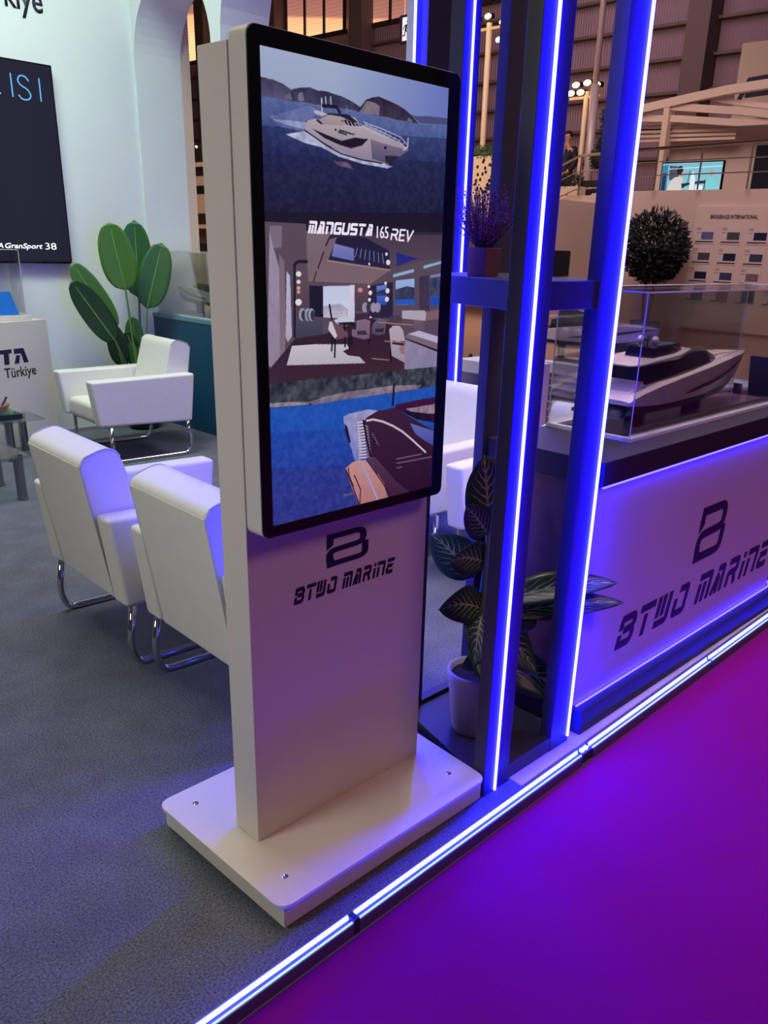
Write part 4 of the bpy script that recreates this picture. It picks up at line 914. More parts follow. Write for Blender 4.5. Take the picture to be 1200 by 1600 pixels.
def case(name, x0, x1, y0, y1, z0, z1, label, group=None, lid=True, t=0.006, base=True):
    """clear acrylic cover: five panes, pale edges"""
    T_ = thing(name, ((x0 + x1) / 2, (y0 + y1) / 2, z0), label, 'display case', group)
    for nm, q in (('pane', (x0, x1, y0, y0 + t, z0 + .012, z1)), ('pane', (x0, x1, y1 - t, y1, z0 + .012, z1)), ('pane', (x0, x0 + t, y0 + t, y1 - t, z0 + .012, z1)), ('pane', (x1 - t, x1, y0 + t, y1 - t, z0 + .012, z1)), ('lid', (x0 + t, x1 - t, y0 + t, y1 - t, z1 - t, z1))):
        b = B(); box(b, *q)
        obj(nm, b, acrylic, T_)
    b = B(); e = .0016
    for (x, y) in ((x0, y0), (x1, y0), (x0, y1), (x1, y1)): box(b, x - e, x + e, y - e, y + e, z0 + .01, z1)
    for y in (y0, y1): box(b, x0, x1, y - e, y + e, z1 - e * 2, z1 + e)
    for x in (x0, x1): box(b, x - e, x + e, y0, y1, z1 - e * 2, z1 + e)
    obj('edge', b, acrylic_edge, T_)
    if base:
        b = B(); w = .022; 
        for q in ((x0 - .004, x1 + .004, y0 - .006, y0 + w), (x0 - .004, x1 + .004, y1 - w, y1 + .006), (x0 - .006, x0 + w, y0 + w, y1 - w), (x1 - w, x1 + .006, y0 + w, y1 - w)): box(b, *q, z0, z0 + .012)
        obj('base_frame', b, acrylic_edge, T_)
    return T_
case('display_case', 2.575, 4.15, 1.415, 1.755, 0.985, 1.475, 'large clear acrylic case over the yacht model on the counter')
bx_t = bx('model_base_board', 2.66, 3.90, 1.50, 1.68, 0.9855, 0.995, mat('dark_base_board', S(112, 86, 104), 0.2, var=.04)); tag(bx_t, 'thin dark glossy base board under the large yacht model', 'base board')
yacht('yacht_model', (3.225, 1.585, 0.996), 0.0, 1.16, 'large white motor yacht model with dark windows in the case on the counter', stand=.035, height=1.0)
YT = [o for o in COL.objects if o.name == 'yacht_model'][0]
STP = Plane((2.6505, 1.60, 1.045), (0, -1, 0), (0.42, 0, .9)); text('name_letters', 'NI', Plane((2.664, 1.655, 1.064), (0, -1, 0), (0.6, 0, .8)), 0, 0, .038, .024, navy_ink, YT, shear=.25, bold=.03, depth=.002)
o = bx('info_card', 4.02, 4.028, 1.50, 1.62, 00.986, 1.165, mat('navy_card', S(42, 58, 92), 0.4, var=.1, scale=9)); o.rotation_euler = (0, 0, 0)
tag(o, 'dark blue leaning information card at the right end of the acrylic case', 'card')
for v in o.data.vertices:
    v.co.x += (v.co.z - 0.986) * -0.22; v.co.y += 0
o = bx('small_card', 3.90, 3.908, 1.60, 1.64, 0.986, 1.045, mat('small_dark_card', S(40, 40, 60), 0.3)); tag(o, 'small dark card standing left of the blue information card', 'card')
for v in o.data.vertices: v.co.x += (v.co.z - 0.986) * -0.15
# ------------------------------------------------------------------ white leather armchairs on chrome sleds
def make_chair(label):
    R = thing('armchair', (0, 0, 0), label, 'armchair', 'white leather armchairs')
    def O(n, b, m_, bev=0.0, sm=False, seg=3): return obj(n, b, m_, R, bevel=bev, smooth=sm, seg=seg, local=True)
    b = B(); box(b, -.20, .37, -.252, .252, .285, .425); O('seat', b, white_leather, .035)
    top = smoothpts([(-.335, .255, 0), (-.425, .825, 0), (-.275, .875, 0), (-.13, .40, 0), (-.14, .27, 0)], [0.02, .04, .09, .03, .01], 6, closed=True)
    b = B(); prism(b, [(p.x, p.y) for p in top], 'xz', -.248, .248); O('backrest', b, white_leather, .014)
    b = B(); 
    for s in (-1, 1): tube(b, [(-.337, s * .247, .27), (-.418, s * .247, .80)] + [(p.x, s * .247, p.y) for p in top[12:20]], .0028, 5)
    tube(b, [(-.420, -.245, .80), (-.420, .245, .80)], .0028, 5)
    O('piping', b, seam_mat)
    for s in (-1, 1):
        y0, y1 = (.255, .365) if s > 0 else (-.365, -.255)
        b = B(); prism(b, [(-.345, .262), (.385, .285), (.425, .612), (-.385, .622)], 'xz', y0, y1); O('armrest', b, white_leather, .018)
        b = B(); yy = s * .345
        loop = smoothpts([(.30, yy, .272), (.30, yy, .013), (-.31, yy, .013), (-.335, yy, .10), (-.31, yy, .262)], [.03, .07, .07, .08, .02], 7)
        tube(b, loop, .0145, 12); O('sled_leg', b, chrome, sm=True)
    for x in (.30, -.31):
        b = B(); tube(b, [(x, -.345, .268), (x, .345, .268)], .0145, 12); O('cross_tube', b, chrome, sm=True)
    return R
chair0 = make_chair('white leather armchair seen from behind at the far left, beside the coffee table')
chairs = [
 ((1.735, 3.12), math.radians(-3), None),
 ((1.735, 2.31), math.radians(-3), 'white leather armchair seen from behind, right beside the white screen stand'),
 ((3.19, 6.08), PI + math.radians(-4), 'white leather armchair facing left in front of the green leafy plant'),
 ((3.44, 3.13), PI, 'white leather armchair seen between screen stand and tower, backrest under the light strip'),
 ((3.40, 2.24), PI, 'white leather armchair half hidden behind the veined plant in the tower'),
]
for i, ((x, y), rz, lb) in enumerate(chairs):
    c = chair0 if i == 0 else copy_tree(chair0)
    c.location = (x, y, 0); c.rotation_euler = (0, 0, rz)
    if lb: c['label'] = lb

# ------------------------------------------------------------------ glass coffee tables with books
leg_steel = mat('brushed_leg_steel', (0.30, 0.31, 0.32), 0.22, 1.0, var=.15, scale=12)
def glass_table(loc, top, legs, label):
    T = thing('coffee_table', loc, label, 'coffee table')
    b = B(); prism(b, top, 'xy', 0.283, 0.293); obj('glass_top', b, glass, T)
    for x, y in legs:
        b = B(); lathe(b, [(.036, 0.0), (.036, .008), (.030, .010), (.030, .272), (.034, .274), (.034, .283)], (x, y, 0), 24); obj('leg', b, leg_steel, T)
glass_table((2.3, 6.42, 0), [(1.95, 6.25), (2.61, 6.27), (2.62, 6.66), (1.95, 6.44)], [(2.345, 6.30), (2.555, 6.58), (2.03, 6.30)], 'low glass coffee table with books and thick steel legs before the pedestal')
glass_table((1.6, 5.5, 0), [(1.2, 5.10), (2.05, 5.25), (2.06, 5.76), (1.2, 5.70)], [(2.012, 5.70), (1.28, 5.64), (2.0, 5.30), (1.28, 5.17)], 'second low table whose steel leg just enters the picture at the left edge')
tag(bx('magazine', 2.12, 2.44, 6.29, 6.42, .294, .304, mat('teal_magazine', S(30, 100, 120), .3, var=.2, scale=14), bevel=.001), 'teal glossy magazine at the bottom of the pile on the glass table', 'magazine', 'reading pile on the coffee table')
tag(bx('book', 2.10, 2.455, 6.29, 6.44, .305, .340, mat('black_book', S(34, 36, 44), .4, var=.3, scale=14), bevel=.001), 'thick black book with a patterned cover on the teal magazine', 'book', 'reading pile on the coffee table')
tag(bx('book', 2.08, 2.40, 6.31, 6.42, .341, .374, mat('green_book', S(130, 190, 120), .5, var=.1), bevel=.001), 'pale green book under the patterned basket on the coffee table', 'book', 'reading pile on the coffee table')
b = B(); lathe(b, [(.085, 0), (.105, .03), (.11, .042), (.104, .042), (.09, .008)], (2.29, 6.37, .375), 24); o = obj('basket', b, mat('patterned_basket', S(190, 150, 100), .7, var=.6, scale=60)); tag(o, 'small round patterned basket holding a pen on the coffee table books', 'basket')
b = B(); tube(b, [(2.335, 6.36, .386), (2.385, 6.36, .462)], .008, 8); o = obj('pen', b, mat('blue_pen', S(40, 50, 140), .3)); tag(o, 'blue pen leaning out of the basket on the coffee table', 'pen')

# ------------------------------------------------------------------ white pedestal with name, model case and blue tablet
a = math.radians(19.7); P0 = Vector((2.956, 6.848, 0)); ux = Vector((math.cos(a), math.sin(a), 0)); uy = Vector((-math.sin(a), math.cos(a), 0))
T = thing('pedestal', (2.3, 6.75, 0), 'white pedestal with dark TA and Türkiye lettering below the wall screen', 'pedestal')
def quad_on(ax0, ax1, ay0, ay1): return [tuple((P0 + ux * u + uy * v)[:2]) for u, v in ((ax0, ay0), (ax1, ay0), (ax1, ay1), (ax0, ay1))]
b = B(); prism(b, [tuple((P0 - ux * 1.35)[:2]), (2.956, 6.848), (2.88, 7.09), (1.60, 7.09)], 'xy', 0, 0.948); obj('body', b, white_gloss, T, bevel=.002)
PP = Plane(P0 - uy * 0.0, ux, (0, 0, 1)); 
o0 = -.485
for q in ([(o0, .750), (o0 + .115, .750), (o0 + .108, .720), (o0 + .082, .720), (o0 + .078, .640), (o0 + .032, .640), (o0 + .035, .720), (o0 + .005, .720)],
          [(o0 + .135, .750), (o0 + .225, .750), (o0 + .260, .640), (o0 + .215, .640), (o0 + .195, .712), (o0 + .132, .712)],
          [(o0 + .150, .700), (o0 + .185, .700), (o0 + .170, .640), (o0 + .125, .640)]): b = B(); flat(b, PP, q); obj('letter', b, navy_ink, T)
text('lettering', 'Türkiye', PP, o0 + .02, .515, .30, .100, black_ink, T, bold=.012)
tag(bx('case_base', 2.10, 2.83, 6.835 - .02, 7.06, .949, .985, white_gloss, bevel=.003), 'flat white base board of the small display on the pedestal', 'base board')
case('display_case', 2.05, 2.80, 6.84, 7.05, .986, 1.46, 'tall clear acrylic case on the white pedestal at the left edge', base=False)
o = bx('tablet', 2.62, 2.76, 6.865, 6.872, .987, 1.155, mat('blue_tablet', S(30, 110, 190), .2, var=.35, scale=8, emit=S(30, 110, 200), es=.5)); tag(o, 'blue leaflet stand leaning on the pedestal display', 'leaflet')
for v in o.data.vertices: v.co.y += (v.co.z - .987) * .22; v.co.x -= (v.co.z - .987) * .22
yacht('yacht_model', (2.30, 6.95, .988), 0, .62, 'small white yacht model in the case on the pedestal, at the left edge', stand=.16)

# ------------------------------------------------------------------ wall screen and lettering
TVX0, TVX1, TVZ0, TVZ1 = 1.30, 3.305, 1.357, 2.765
T = thing('wall_screen', (2.3, 7.07, TVZ0), 'large black screen on the white wall with thin blue letters', 'screen')
bx('frame', TVX0, TVX1, 7.03, 7.095, TVZ0, TVZ1, black_gloss, T, bevel=.003)
bx('display', TVX0 + .012, TVX1 - .012, 7.026, 7.031, TVZ0 + .015, TVZ1 - .012, mat('dark_screen_picture', S(14, 14, 22), .25, var=.2, emit=S(30, 30, 46), es=.9), T)
TP = Plane((0, 7.0255, 0), (1, 0, 0), (0, 0, 1)); neon = mat('blue_neon_letters', (.05, .1, .2), .4, emit=S(90, 170, 235), es=1.0)
for st in ([(2.89, 2.62), (2.86, 2.652), (2.80, 2.65), (2.77, 2.60), (2.79, 2.53), (2.85, 2.50), (2.90, 2.53)], [(2.985, 2.67), (2.985, 2.515)], [(3.115, 2.635), (3.09, 2.665), (3.05, 2.665), (3.03, 2.63), (3.05, 2.60), (3.10, 2.58), (3.125, 2.54), (3.10, 2.508), (3.05, 2.508), (3.028, 2.535)], [(3.195, 2.665), (3.195, 2.51)]):
    b = B(); ribbon(b, TP, st, .009, d1=.002, r=.02); obj('letter', b, neon, T)
wt = mat('white_screen_letters', (.6, .6, .6), .4, emit=S(225, 228, 235), es=.95)
text('letters', 'A', TP, 2.722, 1.466, .048, .036, wt, T, shear=.25, bold=.02); text('letters', 'GranSport', TP, 2.782, 1.454, .292, .050, wt, T, shear=.25, bold=.02)
text('letters', '38', TP, 3.095, 1.462, .09, .050, wt, T)
WP = Plane((0, 7.10, 0), (1, 0, 0), (0, 0, 1))
o = text('wall_lettering', 'Türkiye', WP, 2.76, 3.055, .56, .215, black_ink, None, bold=.012, depth=.004); tag(o, 'dark grey Türkiye lettering high on the white wall', 'lettering')

# ------------------------------------------------------------------ bird of paradise plant
T = thing('paradise_plant', (3.70, 6.80, 0), 'tall plant with large paddle shaped green leaves in the white corner', 'plant')
cx, cy = 3.70, 6.80
b = B(); lathe(b, [(.095, 0), (.13, .02), (.15, .20), (.152, .24), (.14, .24), (.135, .20)], (cx, cy, 0), 28); obj('pot', b, dark_plastic, T, smooth=True)
b = B(); lathe(b, [(.137, .19), (.137, .215)], (cx, cy, 0), 24); obj('soil', b, soil_mat, T)
PL = [ # leaf base (x,y,z), tip, width, material, face normal
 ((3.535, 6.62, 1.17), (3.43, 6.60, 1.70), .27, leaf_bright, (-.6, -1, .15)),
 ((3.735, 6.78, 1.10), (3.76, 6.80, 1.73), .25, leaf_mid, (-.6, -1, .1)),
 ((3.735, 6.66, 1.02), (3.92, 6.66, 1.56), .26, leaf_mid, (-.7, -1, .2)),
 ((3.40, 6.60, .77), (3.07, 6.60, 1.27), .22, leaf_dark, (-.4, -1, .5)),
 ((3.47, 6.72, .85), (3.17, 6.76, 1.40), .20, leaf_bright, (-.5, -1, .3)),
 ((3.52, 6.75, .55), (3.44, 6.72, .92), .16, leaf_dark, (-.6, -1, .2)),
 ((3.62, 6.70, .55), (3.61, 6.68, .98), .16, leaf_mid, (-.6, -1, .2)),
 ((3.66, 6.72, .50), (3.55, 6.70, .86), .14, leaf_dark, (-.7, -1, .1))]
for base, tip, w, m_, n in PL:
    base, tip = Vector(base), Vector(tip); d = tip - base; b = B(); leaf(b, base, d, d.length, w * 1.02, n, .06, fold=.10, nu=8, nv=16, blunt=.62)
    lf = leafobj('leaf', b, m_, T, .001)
    root = Vector((cx + (base.x - cx) * .3, cy + (base.y - cy) * .3, .20)); b = B()
    mid = (root + base) / 2 + Vector((0, 0, .05)); mid.x = root.x * .6 + base.x * .4; mid.y = root.y * .6 + base.y * .4
    pts = smoothpts([root, mid, base], .5, 8); tube(b, pts + [base + d * .9 - Vector(n).normalized() * .0 + Vector((0, 0, -.01))], [.010] * (len(pts) - 1) + [.007, .0015], 6)
    obj('leaf_stalk', b, stem_mat, lf, smooth=True)

# ------------------------------------------------------------------ teal cabinet in the first arch with a yacht model
T = thing('teal_cabinet', (4.25, 6.5, 0), 'teal blue cabinet standing in the arch of the white wall', 'cabinet')
bx('body', 4.000, 4.45, 5.995, 7.035, 0, .925, teal_mat, T, bevel=.002)
bx('top_board', 3.995, 4.45, 5.990, 7.04, .925, .955, mat('teal_grey_top', S(96, 140, 150), .3, var=.03), T)
case('display_case', 4.04, 4.42, 6.03, 7.0, .956, 1.475, 'clear acrylic case with a layered yacht model on the teal cabinet')
yacht('yacht_model', (4.22, 6.50, .970), -PI / 2 + PI, .95, 'long white and grey yacht model with three decks on the teal cabinet', stand=.075, decks=3, height=1.05)
# ------------------------------------------------------------------ white shelf units and models beyond the armchairs
shelf_w = mat('white_shelf_board', S(205, 200, 215), .5, var=.02)
cushion_m = mat('white_fabric', S(205, 202, 215), .8, var=.06, scale=20, bump=.1)
def open_unit(loc_x, y0, y1, ztop, depth, label):
    T = thing('shelf_unit', (loc_x + depth / 2, (y0 + y1) / 2, 0), label, 'shelf unit')
    bx('top', loc_x, loc_x + depth, y0, y1, ztop - .09, ztop, shelf_w, T, bevel=.002)
    bx('side', loc_x, loc_x + depth, y0, y0 + .04, 0.0, ztop - .09, shelf_w, T); bx('side', loc_x, loc_x + depth, y1 - .04, y1, 0.0, ztop - .09, shelf_w, T)
    bx('back', loc_x + depth - .03, loc_x + depth, y0 + .04, y1 - .04, 0.0, ztop - .09, shelf_w, T)
    bx('bottom', loc_x, loc_x + depth - .03, y0 + .04, y1 - .04, 0.0, .08, shelf_w, T)
    return T
open_unit(5.0, 3.72, 4.30, .79, .42, 'low white open shelf unit with two folded cushions, seen left of the tower post')
open_unit(6.0, 2.4, 4.22, .715, .45, 'long low white open shelf unit full of stacked cushions, seen between the tower posts')
def cushion(x, y, z, sx, sy, sz, label, grp, rz=0.0):
    b = B(); box(b, -sx / 2, sx / 2, -sy / 2, sy / 2, 0, sz)
    bmesh.ops.subdivide_edges(b, edges=b.edges, cuts=4, use_grid_fill=True)
    for v in b.verts:
        ex = 1 - (abs(v.co.x) / (sx / 2)) ** 3 * .75; ey = 1 - (abs(v.co.y) / (sy / 2)) ** 3 * .75; v.co.z = sz / 2 + (v.co.z - sz / 2) * ex * ey
    o = obj('cushion', b, cushion_m, smooth=True); o.location = (x, y, z); o.rotation_euler = (0, 0, rz); tag(o, label, 'cushion', grp); return o
cushion(5.14, 4.10, .52, .26, .20, .06, 'folded white cushion, upper one of the pair in the small shelf unit', 'cushions in the small unit', .2)
cushion(5.14, 4.09, .455, .28, .22, .06, 'folded white cushion, lower one of the pair in the small shelf unit', 'cushions in the small unit')
bx_ = bx('shelf_board', 5.01, 5.38, 3.765, 4.255, .44, .453, shelf_w); tag(bx_, 'thin white board carrying the folded cushions in the small shelf unit', 'shelf board')
for k in range(8):
    cushion(6.18 + (k % 3) * .01, 3.98, .082 + k * .066, .30, .34, .065, 'folded white cushion in the tall stack between the tower posts', 'cushions in the left stack', (k % 3 - 1) * .08)
for k in range(7):
    cushion(6.20 - (k % 2) * .012, 3.60, .082 + k * .071, .30, .34, .070, 'folded white cushion in the right stack behind the tower opening', 'cushions in the right stack', (k % 3 - 1) * .1)
yacht('yacht_model', (6.22, 3.85, .73), PI + PI / 2, 1.15, 'long white yacht model with dark stripes on the white shelf unit, behind the tower', stand=.10, decks=2, height=1.25)
b = B(); prism(b, [(7.40, .0), (7.60, .0), (7.51, .24), (7.48, .24)], 'yz', 8.9, 9.1); o = obj('pyramid_ornament', b, mat('dark_green_ornament', S(60, 70, 66), .5)); tag(o, 'small dark green pyramid on the warm floor, seen left of the tower', 'ornament')
for v in o.data.vertices:
    if v.co.z > .1: v.co.x = 9.0
# extra chair back behind the tower opening (far armchair)
c = copy_tree(chair0); c.location = (4.62, 2.62, 0); c.rotation_euler = (0, 0, PI + .25); c['label'] = 'white leather armchair whose rounded back shows between the two tower posts'

# ------------------------------------------------------------------ neighbouring stand with upper deck
bw = warm_white
b = B(); box(b, 15.0, 15.3, -2.0, 8.95, 0, 2.66); struct('wall_neighbour', b, bw)
b = B(); box(b, 12.0, 15.0, 8.95, 9.15, 0, 2.4); prism(b, [(8.95, 0), (10.6, 0), (10.6, 1.9), (9.6, 2.62), (8.95, 2.66)], 'yz', 14.85, 15.0); struct('wall_neighbour_stair', b, bw)
b = B(); box(b, 15.3, 22.0, -2.0, 16.5, 2.02, 2.2); struct('floor_mezzanine', b, bw)
b = B(); box(b, 15.02, 15.2, 8.96, 14.5, 2.2, 2.60); struct('trim_3', b, bw)
b = B(); box(b, 17.6, 17.8, -2.0, 9.6, 2.2, 4.05); struct('wall_mezzanine', b, bw)
# railing
T = thing('deck_railing', (14.92, 5.0, 2.66), 'long steel railing with two thin rails along the upper deck', 'railing')
b = B(); tube(b, [(14.92, -1.0, 3.46), (14.92, 8.95, 3.33)], .028, 8); obj('handrail', b, steel, T, smooth=True)
for z in (3.12, 2.90): b = B(); tube(b, [(14.92, -1.0, z + .05), (14.92, 8.95, z)], .010, 6); obj('thin_rail', b, steel, T)
for y in (8.36, 7.52, 6.64, 5.8, 4.9): b = B(); tube(b, [(14.92, y, 2.66), (14.92, y, 3.34)], .016, 6); obj('rail_post', b, steel, T)
T = thing('stair_railing', (14.95, 10.3, 2.0), 'steel stair railing sloping down beside the man in the suit', 'railing')
for dz, r in ((0, .026), (-.27, .010), (-.58, .012)):
    b = B(); tube(b, [(14.95, 9.0, 3.33 + dz), (14.95, 10.05, 3.28 + dz), (14.95, 10.75, 3.02 + dz)], r, 8); obj('handrail' if dz == 0 else 'thin_rail', b, steel, T)
for y in (9.98,): b = B(); tube(b, [(14.95, y, 2.60), (14.95, y, 3.29)], .016, 6); obj('rail_post', b, steel, T)
# canopy of cream beams
T = thing('deck_canopy', (17.2, 8.0, 3.6), 'cream slatted canopy frame of curved beams above the upper deck', 'canopy')
def beam(pts, w, h, name='beam'):
    b = B(); prev = None
    for p in pts:
        p = Vector(p); q = [b.verts.new(p + Vector((dx, 0, dz))) for dx, dz in ((-w / 2, -h / 2), (w / 2, -h / 2), (w / 2, h / 2), (-w / 2, h / 2))]
        if prev:
            for j in range(4): b.faces.new((prev[j], prev[(j + 1) % 4], q[(j + 1) % 4], q[j]))
        else: b.faces.new(q)
        prev = q
    b.faces.new(prev[::-1]); obj(name, b, beam_white, T)
beam([(17.0, 10.3, 4.28), (17.0, 9.43, 4.38), (17.0, 8.9, 4.44), (17.0, 8.2, 4.51), (17.0, 7.4, 4.55), (17.0, 5.5, 4.56)], .16, .15)
beam([(17.05, 9.45, 4.33), (17.05, 8.8, 4.25), (17.05, 7.9, 4.14), (17.05, 7.2, 4.03), (17.05, 5.5, 3.8)], .14, .13)
beam([(17.1, 10.2, 4.17), (17.1, 9.2, 4.10), (17.1, 8.0, 3.96), (17.1, 5.5, 3.93)], .14, .12)
beam([(17.15, 8.55, 4.40), (17.15, 7.9, 4.28), (17.15, 7.2, 4.16), (17.15, 5.5, 3.95)], .12, .09)
for k in range(4): beam([(17.25, 10.2, 4.02 - k * .085), (17.25, 8.05, 3.93 - k * .07)], .08, .045)
b = B(); prism(b, [(9.49, 2.2), (9.37, 2.2), (9.37, 4.38), (9.49, 4.38)], 'yz', 16.93, 17.07); obj('post', b, beam_white, T)
# dark doorway and lounge screen
bx_ = bx('doorway_panel', 17.50, 17.59, 6.0, 7.72, 2.2, 3.60, mat('dark_doorway', (.02, .016, .03), .3)); tag(bx_, 'dark doorway opening in the upper deck wall at the right edge', 'doorway')
T = thing('deck_screen', (16.55, 8.5, 2.75), 'bright television on the upper deck showing a dark haired person', 'screen')
bx('frame', 16.52, 16.58, 7.86, 9.14, 2.72, 3.27, black_gloss, T); bx('stand', 16.58, 16.7, 8.3, 8.7, 2.2, 3.0, dark_plastic, T)
cs = Canvas(120, 52); P_ = cs.poly
P_((120, 185, 205), [(-.1, -.1), (1.1, -.1), (1.1, 1.1), (-.1, 1.1)], (150, 200, 210))
P_((60, 130, 165), [(-.1, .1), (.10, .05), (.12, 1.1), (-.1, 1.1)]); P_((70, 80, 100), [(.12, .08), (.30, .12), (.30, .5), (.14, .6)]); P_((40, 50, 80), [(.02, .35), (.08, .35), (.08, 1), (.02, 1)])
P_((215, 205, 200), [(.10, 1.1), (.14, .72), (.22, .50), (.32, .46), (.38, .55), (.36, 1.1)]); cs.ell((190, 140, 120), .345, .34, .025, .12); cs.ell((30, 28, 44), .31, .26, .05, .16); cs.ell((200, 150, 130), .36, .37, .02, .08)
P_((30, 40, 60), [(.36, .72), (.75, .62), (.76, .72), (.60, .74), (.45, .78), (.38, .9)]); cs.line((40, 50, 70), .012, [(.48, .28), (.46, .8)]); cs.line((30, 40, 60), .015, [(.75, .62), (.75, 1.0)])
P_((225, 235, 240), [(.50, .45), (.54, .30), (.58, .55), (.58, .95), (.50, .95)]); P_((120, 210, 215), [(.78, .60), (.86, .45), (.92, .70), (.88, 1.0), (.79, 1.0)]); cs.ell((200, 150, 130), .84, .38, .022, .12); P_((230, 245, 245), [(.60, .80), (.72, .78), (.72, 1.0), (.60, 1.0)])
cs.line((230, 245, 250), .01, [(.12, .2), (1, .15)])
DP = Plane((16.515, 9.12, 2.74), (0, -1, 0), (0, 0, 1)); cs.mesh('display', DP, 1.24, .51, T, 1.0)
# high sign board, letter beginning
T = thing('sign_board', (19.9, 8.3, 4.0), 'cream sign board with large black letter parts high at the right edge', 'sign')
bx('board', 19.9, 20.05, 6.0, 9.47, 2.2, 5.88, warm_white, T)
GP = Plane((19.9, 9.36, 4.78), (0, -1, 0), (0, 0, 1)); b = B()
ribbon(b, GP, [(0, 0), (.14, .38), (.75, .42), (.62, .12), (.12, .10)], .10, d1=.02, shear=.1); obj('letter', b, navy_ink, T); b = B(); ribbon(b, GP, [(.86, -.05), (.95, .40), (1.4, .42)], .10, d1=.02, shear=.1)
obj('letter', b, navy_ink, T)
# brokerage board with cards
T = thing('notice_board', (14.97, 6.6, 0.5), 'pale board titled Brokerage International on the neighbouring wall', 'board')
bx('panel', 14.955, 14.998, 4.6, 7.50, 0.35, 2.39, mat('pale_board', S(222, 200, 186), .5, var=.02), T)
NP = Plane((14.955, 7.50, 0), (0, -1, 0), (0, 0, 1)); text('heading', 'BROKERAGE INTERNATIONAL', NP, .285, 2.195, .84, .062, navy_ink, T, bold=.012, depth=.006)
pho = [mat('card_photo_%d' % k, c, .3, var=.5, scale=16) for k, c in enumerate((S(110, 104, 150), S(52, 56, 78), S(130, 110, 116), S(64, 66, 100), S(40, 40, 70), S(80, 80, 86)))]
card_m = mat('brokerage_card', S(222, 206, 198), .25, var=.02)
rows = [2.075, 1.735, 1.42, 1.10, .78]
rown = ['top', 'second', 'third', 'fourth', 'fifth']; coln = ['first', 'second', 'third', 'fourth']
for r_, zt in enumerate(rows):
    for c_ in range(4):
        if r_ == 4: continue
        x0 = .05 + c_ * .47 - r_ * .012; t = thing('listing_card', (14.953, 7.5 - x0 - .18, zt - .285), 'white yacht listing card in the %s row of the board, %s from the left' % (rown[r_], coln[c_]), 'card', 'listing cards on the neighbouring board')
        b = B(); flat(b, NP, [(x0, zt - .285), (x0 + .37, zt - .285), (x0 + .37, zt), (x0, zt)], .001, .006); obj('sheet', b, card_m, t)
        b = B(); hh = .12 if r_ < 3 else .19; yb = zt - .215 if r_ < 3 else zt - .24
        flat(b, NP, [(x0 + .12, yb), (x0 + .34, yb), (x0 + .34, yb + hh), (x0 + .12, yb + hh)], .006, .009); obj('photo', b, pho[(r_ * 4 + c_ * 5 + r_) % 6], t)
        b = B(); flat(b, NP, [(x0 + .02, zt - .262), (x0 + .35, zt - .262), (x0 + .35, zt - .245), (x0 + .02, zt - .245)], .006, .009); obj('footer_bar', b, navy_ink, t)
        b = B()
        for q in (.03, .055, .10): flat(b, NP, [(x0 + .02, zt - q - .008), (x0 + .10, zt - q - .008), (x0 + .10, zt - q), (x0 + .02, zt - q)], .006, .008)
        obj('text_lines', b, mat('red_grey_print', S(150, 100, 100), .6), t)
# round bush in a dark pot
def foliage(b, c, r, n, size, seed, sc=(1, 1, 1)):
    rs = random.Random(seed)
    for i in range(n):
        while True:
            v = Vector((rs.uniform(-1, 1), rs.uniform(-1, 1), rs.uniform(-1, 1)))
            if .3 < v.length < 1: break
        p = Vector(c) + Vector((v.x * r * sc[0], v.y * r * sc[1], v.z * r * sc[2])); d = (v + Vector((rs.uniform(-.6, .6), rs.uniform(-.6, .6), rs.uniform(-.6, .6)))).normalized(); s = d.orthogonal().normalized() * size * .28; L = d * size
        w = d.cross(s).normalized() * size * .06
        b.faces.new([b.verts.new(p), b.verts.new(p + L * .5 + s + w), b.verts.new(p + L), b.verts.new(p + L * .5 - s + w)])
T = thing('potted_tree', (14.3, 7.85, 0), 'round headed dark leafy tree in a dark pot before the neighbouring wall', 'potted tree')
b = B(); foliage(b, (14.3, 7.85, 1.72), .56, 2600, .11, 4, (1, 1, 1.05)); foliage(b, (14.3, 7.80, 1.42), .45, 900, .10, 8, (1, .8, .7)); obj('foliage', b, mat('dark_foliage', S(34, 40, 44), .6, var=.3, scale=10), T)
b = B()
for k in (-.05, .06): tube(b, [(14.3, 7.85 + k, .45), (14.3, 7.85 + k * 1.6, .9), (14.3, 7.85 + k * .4, 1.4)], .022, 6)
obj('trunk', b, mat('bark', S(70, 50, 48), .9, var=.2), T)
b = B(); prism(b, [(7.70, .10), (7.98, .10), (8.05, .46), (7.63, .46)], 'yz', 14.1, 14.45); box(b, 14.05, 14.5, 7.6, 8.08, 0.0, .10); obj('pot', b, dark_plastic, T)
bx_ = bx('standing_screen', 14.6, 14.68, 4.3, 5.3, .9, 1.9, dark_plastic)
tag(bx_, 'dark edge of a panel at the right side of the brokerage board', 'panel')
# planters with ball shaped topiary
T = thing('topiary_planter', (16.3, 10.35, 2.2), 'clipped ball topiary in a dark planter right of the man in the suit', 'topiary')
fm = mat('dark_foliage', S(34, 40, 44))
b = B(); foliage(b, (16.3, 10.15, 4.02), .30, 700, .09, 2, (1, 1, 1.3)); foliage(b, (16.3, 10.38, 3.62), .15, 300, .07, 3); foliage(b, (16.3, 10.4, 3.36), .23, 700, .06, 5); obj('foliage', b, fm, T)
for c, r in (((16.3, 10.15, 4.02), .26), ((16.3, 10.4, 3.36), .21)):
    b = B(); ball(b, c, r, sub=3); obj('inner_foliage', b, fm, T)
b = B(); tube(b, [(16.3, 10.38, 2.9), (16.3, 10.38, 3.3)], .02, 6); tube(b, [(16.3, 10.38, 3.5), (16.3, 10.2, 3.9)], .02, 6); obj('trunk', b, mat('bark', (0, 0, 0)), T)
b = B(); prism(b, [(10.2, 2.2), (10.65, 2.2), (10.72, 2.95), (10.05, 2.95)], 'yz', 16.1, 16.5); obj('planter', b, dark_plastic, T)
T = thing('flower_box', (15.6, 11.0, 2.2), 'pale perforated planter box with green top behind the stair', 'planter')
